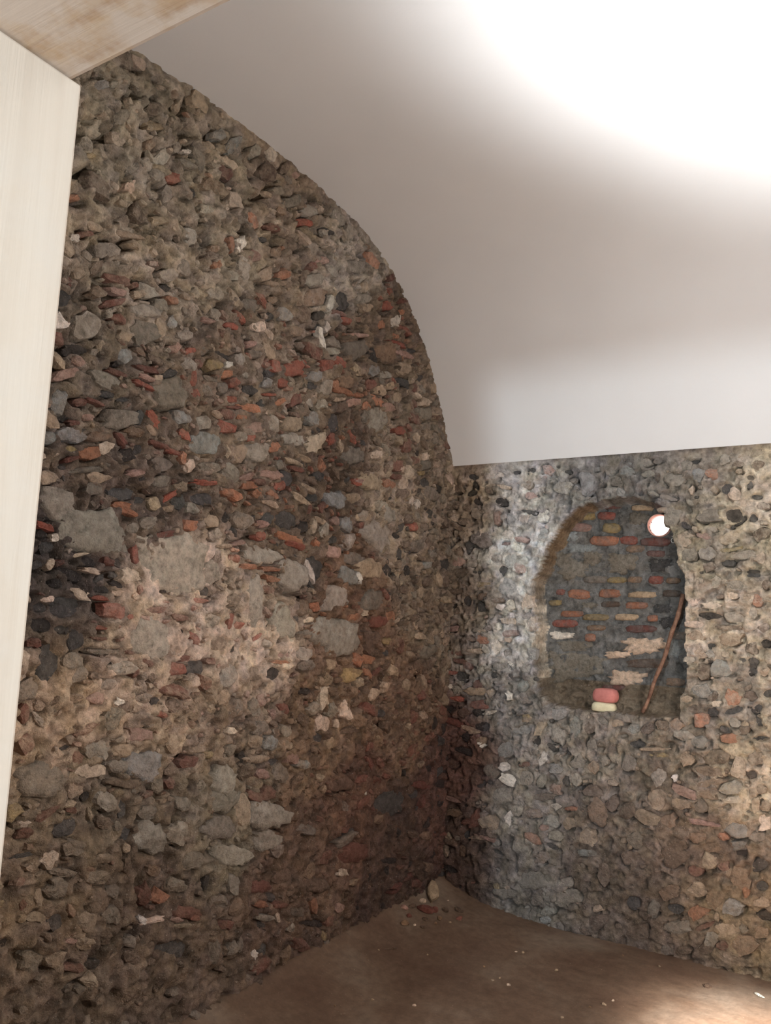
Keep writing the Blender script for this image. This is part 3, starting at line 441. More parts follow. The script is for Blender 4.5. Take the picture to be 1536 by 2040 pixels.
class Wall:
    def __init__(self, u0, u1, v0, v1, step, seed, to_world, ground, smear=0.0, edge=None):
        self.nu = int(round((u1 - u0) / step)) + 1
        self.nv = int(round((v1 - v0) / step)) + 1
        self.u = np.linspace(u0, u1, self.nu)
        self.v = np.linspace(v0, v1, self.nv)
        self.U, self.V = np.meshgrid(self.u, self.v, indexing='ij')
        self.step = step
        self.u0, self.v0, self.u1, self.v1 = u0, v0, u1, v1
        self.n = [Noise(seed * 10 + i) for i in range(8)]
        self.dig = np.zeros_like(self.U)
        self.occ = np.zeros(self.U.shape, bool)
        self.rng = np.random.default_rng(seed)
        self.world = to_world
        g = []
        for it in ground.replace('\n', '').split(';'):
            p = it.split()
            g.append((float(p[0]) / 1000, float(p[1]) / 1000, lin([float(x) for x in p[2:5]]), p[5]))
        self.ground = g
        self.gp = np.array([(a, b) for a, b, _, _ in g])
        self.edge = edge
        self.relief = 1.0 - 0.7 * smear
        self.low = self.low_at(self.U, self.V)
        n = self.n
        wu = self.U + 0.03 * n[5](self.U, self.V, 0.06); wv = self.V + 0.03 * n[6](self.U, self.V, 0.06)
        self.fine = (0.020 * n[2](wu, wv, 0.11) + 0.022 * n[3](wu, wv, 0.048) + 0.027 * n[4](wu, wv, 0.023) + 0.017 * n[7](wu, wv, 0.0125)
                     - 0.30 * np.clip(n[5](wu, wv, 0.043) - 0.21, 0, 0.2) - 0.20 * np.clip(n[6](wu, wv, 0.026) - 0.24, 0, 0.2))
        self.ground_colour()
        lum = self.gc.mean(-1)
        self.flush = np.clip((lum - 0.30) / 0.16, 0, 1)
        self.flush = np.maximum(self.flush, smear)
        high = np.clip((self.V - 2.8) / 0.3, 0, 1)
        self.fine = self.fine * (1 + 0.35 * high) - 0.25 * high * np.clip(n[2](self.U, self.V, 0.037) - 0.2, 0, 0.2)
        self.mud = np.clip((1.25 - self.V) / 0.7, 0, 1)
        self.edge = edge
        self.fine = (self.fine * (1 - 0.45 * self.flush) * (1 - 0.3 * self.mud) + 0.006 * self.flush) * self.calm(self.U, self.V)

    def low_at(self, u, v):
        n = self.n
        return (0.040 * n[0](u, v, 0.7) + 0.022 * n[1](u, v, 0.24)) * self.calm(u, v)

    def calm(self, u, v):
        # the masonry is dressed flat where it meets the plaster
        if self.edge is None:
            return 1.0
        return np.clip((self.edge(u) - v) / 0.12, 0.25, 1)

    def window(self, u, v, r):
        i0 = max(0, int((u - r - self.u0) / self.step)); i1 = min(self.nu, int((u + r - self.u0) / self.step) + 2)
        j0 = max(0, int((v - r - self.v0) / self.step)); j1 = min(self.nv, int((v + r - self.v0) / self.step) + 2)
        return slice(i0, i1), slice(j0, j1)

    def ell(self, s, W):
        u, v, a, b, ang = s[:5]
        du = self.U[W] - u; dv = self.V[W] - v
        c, sn = math.cos(ang), math.sin(ang)
        return np.hypot((du * c + dv * sn) / a, (-du * sn + dv * c) / b)

    def pit(self, s, depth):
        W = self.window(s[0], s[1], 1.5 * max(s[2], s[3]))
        e = self.ell(s, W)
        self.dig[W] = np.maximum(self.dig[W], depth * np.clip((1.25 - e) / 0.45, 0, 1))
        self.occ[W] |= e < 1.1

    def seat(self, s, groove, crack=0.0):
        W = self.window(s[0], s[1], 1.6 * max(s[2], s[3]) + 0.02)
        e = self.ell(s, W)
        self.dig[W] = np.maximum(self.dig[W], groove * np.clip((1.08 - e) / 0.35, 0, 1))
        if crack:
            th = np.arctan2(self.V[W] - s[1], self.U[W] - s[0])
            a0 = self.rng.normal(-1.6, 0.9)
            d = np.abs((th - a0 + math.pi) % (2 * math.pi) - math.pi)
            r = max(s[2], s[3])
            w = np.clip(0.013 / r, 0.12, 0.6)
            arc = np.clip(1 - np.abs(e - 1.08) / w, 0, 1) * np.clip((self.rng.uniform(0.5, 1.3) - d) / 0.3, 0, 1)
            self.dig[W] = np.maximum(self.dig[W], crack * arc)
        self.occ[W] |= e < 1.0

    def free(self, s, grow=1.05):
        W = self.window(s[0], s[1], grow * max(s[2], s[3]))
        o = self.occ[W]
        if o.size == 0:
            return False
        return not (o & (self.ell(s, W) < grow)).any()

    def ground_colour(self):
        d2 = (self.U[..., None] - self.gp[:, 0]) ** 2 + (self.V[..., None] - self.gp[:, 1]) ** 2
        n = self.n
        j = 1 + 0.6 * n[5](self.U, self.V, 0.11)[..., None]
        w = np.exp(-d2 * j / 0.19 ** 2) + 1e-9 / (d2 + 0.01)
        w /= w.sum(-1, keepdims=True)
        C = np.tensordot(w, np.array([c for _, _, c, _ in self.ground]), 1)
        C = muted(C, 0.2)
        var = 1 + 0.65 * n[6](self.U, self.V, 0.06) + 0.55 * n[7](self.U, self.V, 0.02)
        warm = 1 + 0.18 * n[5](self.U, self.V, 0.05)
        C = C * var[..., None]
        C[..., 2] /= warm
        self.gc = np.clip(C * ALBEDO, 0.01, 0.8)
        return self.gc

    def local_ground(self, u, v):
        i = min(self.nu - 4, max(3, int((u - self.u0) / self.step))); j = min(self.nv - 4, max(3, int((v - self.v0) / self.step)))
        return self.gc[i - 3:i + 4, j - 3:j + 4].reshape(-1, 3).mean(0)

    def flush_at(self, u, v):
        i = min(self.nu - 1, max(0, int((u - self.u0) / self.step))); j = min(self.nv - 1, max(0, int((v - self.v0) / self.step)))
        return self.flush[i, j]

    def palette_at(self, u, v):
        d = np.hypot(self.gp[:, 0] - u, self.gp[:, 1] - v) + self.rng.random(len(self.gp)) * 0.12
        p = self.ground[int(np.argmin(d))][3]
        return p[self.rng.integers(len(p))]

    def stone(self, s, proud, size, lower=0.0):
        """returns verts, faces, colours of one stone bedded in the wall"""
        rng = self.rng
        u, v, a, b, ang, code = s
        proud *= float(self.calm(u, v)) * self.relief
        lower += (1 - self.relief) * 0.002
        if size == 'large':
            n, rings, back = 20, [(1.16, None), (1.0, 0.0), (0.86, 0.6), (0.6, 0.95), (0.3, 1.0)], 0.05
        elif size == 'mid':
            n, rings, back = 12, [(1.16, None), (0.98, 0.15), (0.72, 0.8), (0.4, 1.0)], 0.035
        else:
            n, rings, back = 8, [(1.15, None), (0.8, 0.7)], 0.02
        th = (np.arange(n) + rng.uniform(-0.35, 0.35, n)) * 2 * math.pi / n
        ex = rng.uniform(2.0, 4.0) if code not in 'RrO' else rng.uniform(3.0, 6.0)
        rr = (np.abs(np.cos(th)) ** ex + np.abs(np.sin(th)) ** ex) ** (-1 / ex)
        rag = 1.7 if code in 'PW' else 1.0
        rr *= 1 + rag * rng.uniform(-0.2, 0.16, n) + 0.10 * np.sin(2 * th + rng.uniform(0, 6)) + 0.08 * np.sin(3 * th + rng.uniform(0, 6))
        c, sn = math.cos(ang), math.sin(ang)
        tilt = rng.normal(0, 0.35, 2) * proud
        # broken faces: the height is the lowest of a few tilted planes
        planes = [(rng.uniform(0.75, 1.25), *(rng.normal(0, 0.55, 2))) for _ in range(3)]
        V, F = [], []
        def height(x, y, h):
            t = np.minimum.reduce([p0 + p1 * x / a + p2 * y / b for p0, p1, p2 in planes])
            return proud * h * np.clip(t, 0.1, 1.4) + tilt[0] * x / a + tilt[1] * y / b
        for k, (sc, h) in enumerate(rings):
            r2 = rr * sc * (1 + (rng.uniform(-0.07, 0.07, n) if k else 0))
            x = a * r2 * np.cos(th); y = b * r2 * np.sin(th)
            uu = u + x * c - y * sn; vv = v + x * sn + y * c
            base = self.low_at(uu, vv)
            if h is None:
                hh = base - back
            else:
                hh = base + height(x, y, h) - lower + rng.normal(0, 0.12, n) * max(proud, 0.008)
            V += [self.world(p, q, w) for p, q, w in zip(uu, vv, hh)]
        top = float(self.low_at(np.array(u), np.array(v))) + float(height(np.array(0.0), np.array(0.0), 1.0)) - lower
        V.append(self.world(u, v, top))
        for k in range(len(rings) - 1):
            for i in range(n):
                j = (i + 1) % n
                F.append((k * n + i, k * n + j, (k + 1) * n + j, (k + 1) * n + i))
        e = (len(rings) - 1) * n
        for i in range(n):
            F.append((e + i, e + (i + 1) % n, len(rings) * n))
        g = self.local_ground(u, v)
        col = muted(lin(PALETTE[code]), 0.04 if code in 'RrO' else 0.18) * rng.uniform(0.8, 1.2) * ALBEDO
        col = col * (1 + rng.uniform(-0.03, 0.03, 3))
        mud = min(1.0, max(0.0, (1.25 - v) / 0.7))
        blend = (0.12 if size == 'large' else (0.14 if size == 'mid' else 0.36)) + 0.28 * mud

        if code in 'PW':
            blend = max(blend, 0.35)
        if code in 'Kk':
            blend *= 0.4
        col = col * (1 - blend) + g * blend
        mix = 0.14 if code in 'Kk' else (0.5 if size == 'large' else (0.75 if size == 'mid' else 0.95))
        dust = g * mix + col * (1 - mix)
        return V, F, np.clip(col, 0.008, 0.85), np.clip(dust, 0.01, 0.85)

def kind_of(s):
    u, v, a, b, ang, code = s
    if code in 'PW':
        return 'mortar_lump'
    if code in 'RrOM' and a > 1.35 * b:
        return 'brick_fragment'
    return 'stone'

def furnish(wall, parent, table, n_small, inside=None, avoid=None):
    """bed the surveyed stones as parts of their wall, then fill the gaps with small rubble"""
    stones = [s for s in table if s[5] != 'H']
    for s in table:
        if s[5] == 'H':
            wall.pit(s, 0.055 if min(s[2], s[3]) > 0.012 else 0.04)
    stones.sort(key=lambda s: -s[2] * s[3])
    count = {}
    rest = ([], [], [], [])
    def add_rest(V, F, col, dust):
        o = len(rest[0])
        rest[0].extend(V)
        rest[1].extend(tuple(o + i for i in f) for f in F)
        rest[2].extend([col] * len(V))
        rest[3].extend([dust] * len(V))
    for s in stones:
        if avoid is not None and avoid(s[0], s[1]):
            continue
        m = max(s[2], s[3])
        size = 'large' if m > 0.075 else 'mid'
        sunk = s[5] in 'Kk'
        proud = min(0.022, 0.007 + 0.11 * min(s[2], s[3])) * wall.rng.uniform(0.7, 1.3)
        if s[5] in 'PW':
            proud *= 0.6
        wall.seat(s, 0.012 if not sunk else 0.030, 0.065 if wall.rng.random() < 0.65 else 0.0)
        V, F, col, dust = wall.stone(s, proud * (0.6 if sunk else 1.0), size, 0.018 if sunk else 0.0)
        k = kind_of(s)
        count[k] = count.get(k, 0) + 1
        if count[k] <= 300:
            mesh_object(k, V, F, MAT_BRICK if k == 'brick_fragment' else (MAT_MORTAR if k == 'mortar_lump' else MAT_STONE), parent, [col] * len(V), smooth=size == 'large', dust=[dust] * len(V))
        else:
            add_rest(V, F, col, dust)
    rng = wall.rng
    made = 0
    sizes = np.sort(0.010 + 0.036 * rng.random(n_small) ** 2.6)[::-1]
    for r in sizes:
        u = rng.uniform(wall.u0, wall.u1); v = rng.uniform(wall.v0 + 0.1, wall.v1)
        if inside is not None and not inside(u, v):
            continue
        if avoid is not None and avoid(u, v):
            continue
        if rng.random() < max(0.6 * wall.flush_at(u, v), 0.75 * min(1.0, max(0.0, (1.25 - v) / 0.7)), 0.6 * min(1.0, max(0.0, (v - 2.8) / 0.3))):
            continue
        code = wall.palette_at(u, v)
        el = rng.uniform(1.4, 2.8) if code in 'RrO' else rng.uniform(1.0, 1.9)
        s = (u, v, r * math.sqrt(el), r / math.sqrt(el), rng.normal(-0.1, 0.35), code)
        if not wall.free(s, 1.05):
            continue
        sunk = code in 'Kk'
        wall.seat(s, 0.009 if not sunk else 0.022, 0.045 if r > 0.016 and rng.random() < 0.45 else 0.0)
        V, F, col, dust = wall.stone(s, 0.006 + 0.35 * r * rng.random(), 'small' if r < 0.024 else 'mid', 0.014 if sunk else 0.0)
        add_rest(V, F, col, dust)
        made += 1
    o = mesh_object('small_rubble', rest[0], rest[1], MAT_STONE, parent, np.array(rest[2]), smooth=False, dust=np.array(rest[3]))
    tag(o, kind='stuff')
    return count, made

# ------------------------------------------------------------------ vault profile
HALF = [(0, 2.70), (-.177, 3.01), (-.373, 3.29), (-.591, 3.545), (-.86, 3.735), (-1.15, 3.84), (-1.45, 3.885), (-1.75, 3.905), (-2.05, 3.91)]
PROFILE = HALF + [(-4.1 - a, b) for a, b in HALF[-2::-1]]

def catmull(pts, per):
    P = [Vector((2 * pts[0][0] - pts[1][0], 2 * pts[0][1] - pts[1][1]))] + [Vector(p) for p in pts] + [Vector((2 * pts[-1][0] - pts[-2][0], 2 * pts[-1][1] - pts[-2][1]))]
    out = []
    for i in range(1, len(P) - 2):
        for k in range(per):
            t = k / per
            a, b, c, d = P[i - 1], P[i], P[i + 1], P[i + 2]
            out.append(0.5 * ((2 * b) + (c - a) * t + (2 * a - 5 * b + 4 * c - d) * t * t + (3 * b - a - 3 * c + d) * t ** 3))
    out.append(Vector(pts[-1]))
    return out

ARC = catmull(PROFILE, 6)
ARC_Y = np.array([p.x for p in ARC][::-1]); ARC_Z = np.array([p.y for p in ARC][::-1])

def vault_height(y):
    return float(np.interp(y, ARC_Y, ARC_Z))

def build_vault():
    xs = [-0.08, 0.0, 1.0, 2.0, 3.0, 4.5, 6.0]
    V, F = [], []
    n = len(ARC)
    inner = []
    outer = []
    for i, p in enumerate(ARC):
        a = ARC[max(0, i - 1)]; b = ARC[min(n - 1, i + 1)]
        t = (b - a).normalized()
        nrm = Vector((-t.y, t.x))
        if nrm.dot(p - Vector((-2.05, 2.0))) < 0:
            nrm = -nrm
        inner.append(p)
        outer.append(p + nrm * 0.12)
    for x in xs:
        V += [(x, p.x - 0.022, p.y) for p in inner]
        V += [(x, p.x, p.y) for p in outer]
    w = 2 * n
    for k in range(len(xs) - 1):
        for i in range(n - 1):
            F.append((k * w + i, k * w + i + 1, (k + 1) * w + i + 1, (k + 1) * w + i))
            F.append((k * w + n + i, (k + 1) * w + n + i, (k + 1) * w + n + i + 1, k * w + n + i + 1))
        for i in (0, n - 1):
            F.append((k * w + i, (k + 1) * w + i, (k + 1) * w + n + i, k * w + n + i))
    for k in (0, len(xs) - 1):
        for i in range(n - 1):
            F.append((k * w + i, k * w + n + i, k * w + n + i + 1, k * w + i + 1))
    o = mesh_object('ceiling', V, F, MAT_PLASTER)
    me = o.data
    bm = bmesh.new(); bm.from_mesh(me)
    bmesh.ops.recalc_face_normals(bm, faces=bm.faces[:])
    for e in bm.edges:
        if len(e.link_faces) == 2 and e.calc_face_angle() > 0.6:
            e.smooth = False
    bm.to_mesh(me); bm.free()
    tag(o, 'smooth white plastered barrel vault over the rubble room', 'ceiling', kind='structure')

build_vault()

# ------------------------------------------------------------------ left end wall
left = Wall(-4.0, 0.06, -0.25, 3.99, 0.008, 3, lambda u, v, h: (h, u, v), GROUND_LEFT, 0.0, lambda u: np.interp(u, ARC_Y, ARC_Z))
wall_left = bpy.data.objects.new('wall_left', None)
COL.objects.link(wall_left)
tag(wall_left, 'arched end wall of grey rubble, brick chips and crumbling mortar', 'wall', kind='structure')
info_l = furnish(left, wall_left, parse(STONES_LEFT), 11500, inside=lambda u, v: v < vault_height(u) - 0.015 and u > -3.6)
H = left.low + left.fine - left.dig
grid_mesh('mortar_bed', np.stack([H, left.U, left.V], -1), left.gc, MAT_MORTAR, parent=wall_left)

# ------------------------------------------------------------------ right side wall with the niche
NICHE = [(0.632, 1.227), (0.61, 1.363), (0.591, 1.639), (0.58, 1.899), (0.631, 2.032), (0.682, 2.139), (0.733, 2.236), (0.79, 2.326), (0.86, 2.381), (0.929, 2.419), (1.069, 2.441), (1.187, 2.447),
         (1.287, 2.419), (1.35, 2.365), (1.401, 2.281), (1.437, 2.177), (1.456, 2.058), (1.489, 1.96), (1.502, 1.817), (1.497, 1.536), (1.485, 1.313), (1.47, 1.169), (1.342, 1.161), (1.249, 1.164),
         (1.114, 1.162), (0.962, 1.160), (0.843, 1.165), (0.777, 1.174), (0.7, 1.188)]
NP = np.array(NICHE)

def niche_distance(u, v):
    """signed distance to the niche outline, positive inside"""
    u = np.asarray(u, float); v = np.asarray(v, float)
    best = np.full(u.shape, 9.0)
    inside = np.zeros(u.shape, bool)
    for (x0, y0), (x1, y1) in zip(NP, np.roll(NP, -1, 0)):
        dx, dy = x1 - x0, y1 - y0
        t = np.clip(((u - x0) * dx + (v - y0) * dy) / (dx * dx + dy * dy), 0, 1)
        best = np.minimum(best, np.hypot(u - x0 - t * dx, v - y0 - t * dy))
        cond = ((y0 > v) != (y1 > v))
        with np.errstate(divide='ignore', invalid='ignore'):
            xc = (x1 - x0) * (v - y0) / (y1 - y0 + 1e-12) + x0
        inside ^= cond & (u < xc)
    return np.where(inside, best, -best)

right = Wall(-0.05, 2.9, -0.25, 2.73, 0.007, 7, lambda u, v, h: (u, -h, v), GROUND_RIGHT, 0.45, lambda u: 2.70)
wall_right = bpy.data.objects.new('wall_right', None)
COL.objects.link(wall_right)
tag(wall_right, 'long grey rubble side wall holding the arched bricked-up niche', 'wall', kind='structure')

NDEPTH = 0.20
LIP = (1.43, 2.31)
def in_niche(u, v):
    if math.hypot(u - LIP[0], v - LIP[1]) < 0.05:
        return False
    return float(niche_distance(u, v)) > -0.012
info_r = furnish(right, wall_right, parse(STONES_RIGHT), 2600, inside=lambda u, v: v < 2.665, avoid=in_niche)
D = niche_distance(right.U, right.V) + 0.030 * right.n[3](right.U, right.V, 0.10) + 0.022 * right.n[4](right.U, right.V, 0.04)
depth = NDEPTH * np.clip((D + 0.004) / 0.022, 0, 1) ** 0.8
SILL = 1.165
over = right.V - SILL
debris = np.interp(over, [-0.02, 0.0, 0.012, 0.03, 0.15, 0.16], [0.0, 0.03, 0.10, 0.115, 0.19, 9.0])
depth = np.minimum(depth, np.where(over < 0.16, debris + 0.02 * right.n[2](right.U, right.V, 0.08) * (over > 0.02), depth))
Hr = right.low + right.fine - right.dig - depth
Hr = np.where(depth > 0.15, -NDEPTH + 0.35 * right.low + 0.55 * right.fine, Hr)
C = right.gc
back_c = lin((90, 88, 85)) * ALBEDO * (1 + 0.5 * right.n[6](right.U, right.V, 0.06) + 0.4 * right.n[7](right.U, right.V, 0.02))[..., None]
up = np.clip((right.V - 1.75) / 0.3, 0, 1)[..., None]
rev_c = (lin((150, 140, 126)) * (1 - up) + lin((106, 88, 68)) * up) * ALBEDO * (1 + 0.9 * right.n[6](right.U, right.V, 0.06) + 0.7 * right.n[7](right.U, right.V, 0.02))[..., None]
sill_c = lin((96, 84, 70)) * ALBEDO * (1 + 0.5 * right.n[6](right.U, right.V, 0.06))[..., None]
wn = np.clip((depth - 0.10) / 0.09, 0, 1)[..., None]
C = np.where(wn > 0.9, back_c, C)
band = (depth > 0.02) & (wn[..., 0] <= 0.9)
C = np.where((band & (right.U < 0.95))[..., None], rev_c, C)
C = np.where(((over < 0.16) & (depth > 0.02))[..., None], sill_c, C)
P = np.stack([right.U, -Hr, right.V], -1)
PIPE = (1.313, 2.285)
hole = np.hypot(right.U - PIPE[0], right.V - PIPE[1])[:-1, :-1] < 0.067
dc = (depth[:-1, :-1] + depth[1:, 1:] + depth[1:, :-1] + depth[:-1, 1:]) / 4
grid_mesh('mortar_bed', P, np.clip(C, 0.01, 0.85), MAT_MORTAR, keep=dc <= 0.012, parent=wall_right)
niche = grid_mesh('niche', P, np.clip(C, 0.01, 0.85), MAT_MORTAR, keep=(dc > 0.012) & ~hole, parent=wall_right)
tag(niche, 'arched recess walled up with old orange bricks')

class NicheBack:
    pass
nb = Wall(0.4, 1.7, 1.0, 2.6, 0.02, 9, lambda u, v, h: (u, NDEPTH - 0.35 * h, v), GROUND_RIGHT)
nb.low_at = lambda u, v: 0.0 * u + right.low_at(u, v)

def niche_piece(s, dull=None):
    u, v, a, b, ang, code = s
    rng = nb.rng
    proud = {'P': 0.018, 'W': 0.014, 'g': 0.008, 'U': 0.008, 'k': 0.006}.get(code, 0.016) * rng.uniform(0.8, 1.3)
    soft = code in 'PWgUk'
    n = 36 if soft else 12
    th = np.linspace(0, 2 * math.pi, n, endpoint=False) + 0.13
    ex = 5.0 if not soft else 4.0
    rr = (np.abs(np.cos(th)) ** ex + np.abs(np.sin(th)) ** ex) ** (-1 / ex) * (1 + (rng.uniform(-0.22, 0.16, n) + 0.10 * np.sin(3 * th + 1) + 0.08 * np.sin(7 * th + rng.uniform(0, 6)) if soft else rng.uniform(-0.08, 0.06, n)))
    c, sn = math.cos(ang), math.sin(ang)
    V, F = [], []
    for k, (sc, h) in enumerate([(1.06, -0.03), (0.97, 0.35), (0.80, 1.0)]):
        x = a * rr * sc * np.cos(th); y = b * rr * sc * np.sin(th)
        uu = u + x * c - y * sn; vv = v + x * sn + y * c
        hh = 0.35 * right.low_at(uu, vv) + (h if k == 0 else proud * h + rng.normal(0, 0.0012, n))
        V += [(p, NDEPTH - q2, q) for p, q, q2 in zip(uu, vv, hh)]
    V.append((u, NDEPTH - 0.35 * float(right.low_at(np.array(u), np.array(v))) - proud, v))
    for k in range(2):
        for i in range(n):
            j = (i + 1) % n
            F.append((k * n + i, k * n + j, (k + 1) * n + j, (k + 1) * n + i))
    for i in range(n):
        F.append((2 * n + i, 2 * n + (i + 1) % n, 3 * n))
    gcol = lin((92, 89, 85)) * ALBEDO
    col = np.clip(lin(PALETTE[code]) * ALBEDO * rng.uniform(0.85, 1.1) * 0.92 + gcol * 0.08, 0.01, 0.85)
    if dull is not None:
        col = dull
        proud *= 0.5
    name = 'brick' if code in 'RrOMYBb' else ('mortar_lump' if code in 'PW' else 'stone')
    mesh_object(name, V, F, MAT_BRICK if name == 'brick' else MAT_MORTAR, niche, [col] * len(V), smooth=True, dust=[gcol] * len(V))

surveyed = [s for s in parse(NICHE_BRICKS) if float(niche_distance(s[0], s[1])) > 0.0]
for s in surveyed:
    niche_piece(s)
# the dull grey-brown courses between them
row = 0
for z in np.arange(1.36, 2.42, 0.066):
    x = 0.62 + 0.09 * (row % 2)
    row += 1
    while x < 1.46:
        w = nb.rng.uniform(0.055, 0.105)
        c = (x + w, z + nb.rng.normal(0, 0.004))
        x += 2 * w + 0.016
        if float(niche_distance(c[0], c[1])) < 0.045 or math.hypot(c[0] - PIPE[0], c[1] - PIPE[1]) < 0.13:
            continue
        if any(abs(c[0] - t[0]) < 0.8 * (w + t[2]) and abs(c[1] - t[1]) < 0.9 * (0.025 + t[3]) for t in surveyed):
            continue
        tone = nb.rng.uniform(0.72, 1.2) * ALBEDO * lin((104, 96, 88) if nb.rng.random() < 0.6 else (116, 94, 76))
        niche_piece((c[0], c[1], w, 0.024, nb.rng.normal(0, 0.02), 'B'), np.clip(tone, 0.01, 0.8))

# ------------------------------------------------------------------ floor
def floor_height(x, y):
    nz = FN(x, y, 0.5) * 0.03 + FN2(x, y, 0.12) * 0.012
    heap = 0.11 * np.exp(-np.clip(x, 0, None) / 0.2) + 0.05 * np.exp(-np.hypot(x, y) / 0.3)
    return -0.10 + nz * 0.6 + heap
FN, FN2 = Noise(51), Noise(52)
fx = np.concatenate([np.arange(-0.1, 2.6, 0.02), np.arange(2.6, 6.2, 0.12)])
fy = np.concatenate([np.arange(-7.6, -2.6, 0.1), np.arange(-2.6, 0.14, 0.02)])
FX, FY = np.meshgrid(fx, fy, indexing='ij')
FZ = floor_height(FX, FY)
floor = grid_mesh('floor', np.stack([FX, FY, FZ], -1), np.ones(FX.shape + (3,)), MAT_DIRT)
tag(floor, 'brown packed dirt floor with dust and grit', 'floor', kind='structure')

# ------------------------------------------------------------------ front wall with the doorway, unseen end wall
def box(bm, x0, x1, y0, y1, z0, z1):
    v = [bm.verts.new(p) for p in ((x0, y0, z0), (x1, y0, z0), (x1, y1, z0), (x0, y1, z0), (x0, y0, z1), (x1, y0, z1), (x1, y1, z1), (x0, y1, z1))]
    for f in ((3, 2, 1, 0), (4, 5, 6, 7), (0, 1, 5, 4), (1, 2, 6, 5), (2, 3, 7, 6), (3, 0, 4, 7)):
        bm.faces.new([v[i] for i in f])

def boxes(name, items, material, parent=None, bevel=0.0, seg=2):
    bm = bmesh.new()
    for it in items:
        box(bm, *it)
    if bevel:
        bmesh.ops.bevel(bm, geom=bm.edges[:], offset=bevel, segments=seg, profile=0.6, affect='EDGES')
    me = bpy.data.meshes.new(name)
    bm.to_mesh(me); bm.free()
    me.materials.append(material)
    o = bpy.data.objects.new(name, me)
    COL.objects.link(o)
    if parent: o.parent = parent
    return o

DOOR_X, DOOR_Y, DOOR_Z = 1.307, -4.0, 2.556
tag(boxes('wall_front', [(-0.2, DOOR_X - 0.03, -4.55, DOOR_Y - 0.01, -0.3, 4.1), (DOOR_X - 0.03, 3.1, -4.55, DOOR_Y - 0.01, DOOR_Z + 0.06, 4.1), (3.1, 6.1, -4.55, DOOR_Y - 0.01, -0.3, 4.1)], MAT_PLAIN),
    'front wall around the doorway of the vaulted room', 'wall', kind='structure')
tag(boxes('wall_back', [(6.0, 6.2, -4.6, 0.2, -0.3, 4.1)], MAT_PLAIN), 'far end wall of the vaulted room', 'wall', kind='structure')
tag(boxes('wall_side', [(2.88, 6.1, 0.0, 0.2, -0.3, 2.75)], MAT_PLAIN), 'rendered stretch of side wall beyond the niche', 'wall', kind='structure')
tag(boxes('trim_1', [(DOOR_X - 0.028, DOOR_X, -4.56, DOOR_Y + 0.004, -0.12, DOOR_Z - 0.004)], MAT_JAMB, bevel=0.004), 'tall cream whitewashed board lining the door jamb', 'door jamb', kind='structure')
tag(boxes('trim_2', [(DOOR_X - 0.06, 3.14, -4.56, DOOR_Y - 0.009, DOOR_Z, DOOR_Z + 0.055)], MAT_LINTEL, bevel=0.009), 'weathered brown plank soffit stained with pale mortar above the jamb board', 'door lintel', kind='structure')

# ------------------------------------------------------------------ things
def tube(name, pts, radii, material, parent=None, sides=10):
    V, F = [], []
    for i, p in enumerate(pts):
        p = Vector(p)
        t = (Vector(pts[min(i + 1, len(pts) - 1)]) - Vector(pts[max(i - 1, 0)])).normalized()
        a = t.orthogonal().normalized() if i == 0 else (a - t * a.dot(t)).normalized()
        b = t.cross(a)
        for k in range(sides):
            th = 2 * math.pi * k / sides
            V.append(p + radii[i] * (math.cos(th) * a + math.sin(th) * b))
    for i in range(len(pts) - 1):
        for k in range(sides):
            F.append((i * sides + k, i * sides + (k + 1) % sides, (i + 1) * sides + (k + 1) % sides, (i + 1) * sides + k))
    F.append(tuple(range(sides))[::-1])
    F.append(tuple((len(pts) - 1) * sides + k for k in range(sides)))
    return mesh_object(name, V, F, material, parent)

# rusty rod leaning in the niche
m_rust = simple_material('rusty_iron', (0.12, 0.055, 0.035), (0.30, 0.17, 0.11), 38.0, 0.75, 0.6, 0.004)
a, b = Vector((1.248, 0.035, 1.178)), Vector((1.468, 0.10, 1.868))
pts, rad = [], []
for i in range(25):
    t = i / 24
    p = a.lerp(b, t) + Vector((0.012 * math.sin(t * math.pi) + 0.003 * math.sin(t * 17), 0.002 * math.sin(t * 13), 0))
    pts.append(p); rad.append(0.0105 + 0.003 * t + 0.0012 * math.sin(t * 40))
tag(tube('rusty_rod', pts, rad, m_rust), 'thin rusty brown rod leaning in the right of the niche', 'rod')

def sponge(name, loc, dims, rz, material, seed, label, skew):
    bm = bmesh.new()
    bmesh.ops.create_cube(bm, size=1.0)
    bmesh.ops.subdivide_edges(bm, edges=bm.edges[:], cuts=3, use_grid_fill=True)
    nz = np.random.default_rng(seed)
    for v in bm.verts:
        p = v.co * 2
        q = Vector([abs(c) for c in p])
        l = (q.x ** 5 + q.y ** 5 + q.z ** 5) ** 0.2
        p = p / max(l, 1e-6) * max(q)
        p += Vector(nz.normal(0, 0.018, 3))
        p.x += skew * (p.z) * 0.5 - 0.10 * p.x * max(p.z, 0)
        v.co = Vector((p.x * dims[0] / 2, p.y * dims[1] / 2, (p.z + 1) * dims[2] / 2))
    for f in bm.faces: f.smooth = True
    me = bpy.data.meshes.new(name)
    bm.to_mesh(me); bm.free()
    me.materials.append(material)
    o = bpy.data.objects.new(name, me)
    o.location = loc; o.rotation_euler = (0, 0, rz)
    COL.objects.link(o)
    return tag(o, label, 'sponge')

m_cream = simple_material('cream_foam', (0.62, 0.55, 0.36), (0.72, 0.65, 0.45), 60.0, 0.9, 0.3, 0.002)
m_pink = simple_material('pink_foam', (0.54, 0.19, 0.165), (0.61, 0.23, 0.20), 60.0, 0.9, 0.3, 0.002)
sponge('sponge', (1.026, 0.032, 1.163), (0.142, 0.085, 0.056), 0.05, m_cream, 4, 'cream yellow foam sponge lying on the niche sill under the pink one', 0.02)
sponge('sponge', (1.034, 0.036, 1.217), (0.146, 0.088, 0.082), -0.28, m_pink, 5, 'salmon pink foam sponge stacked on the cream sponge in the niche', 0.06)

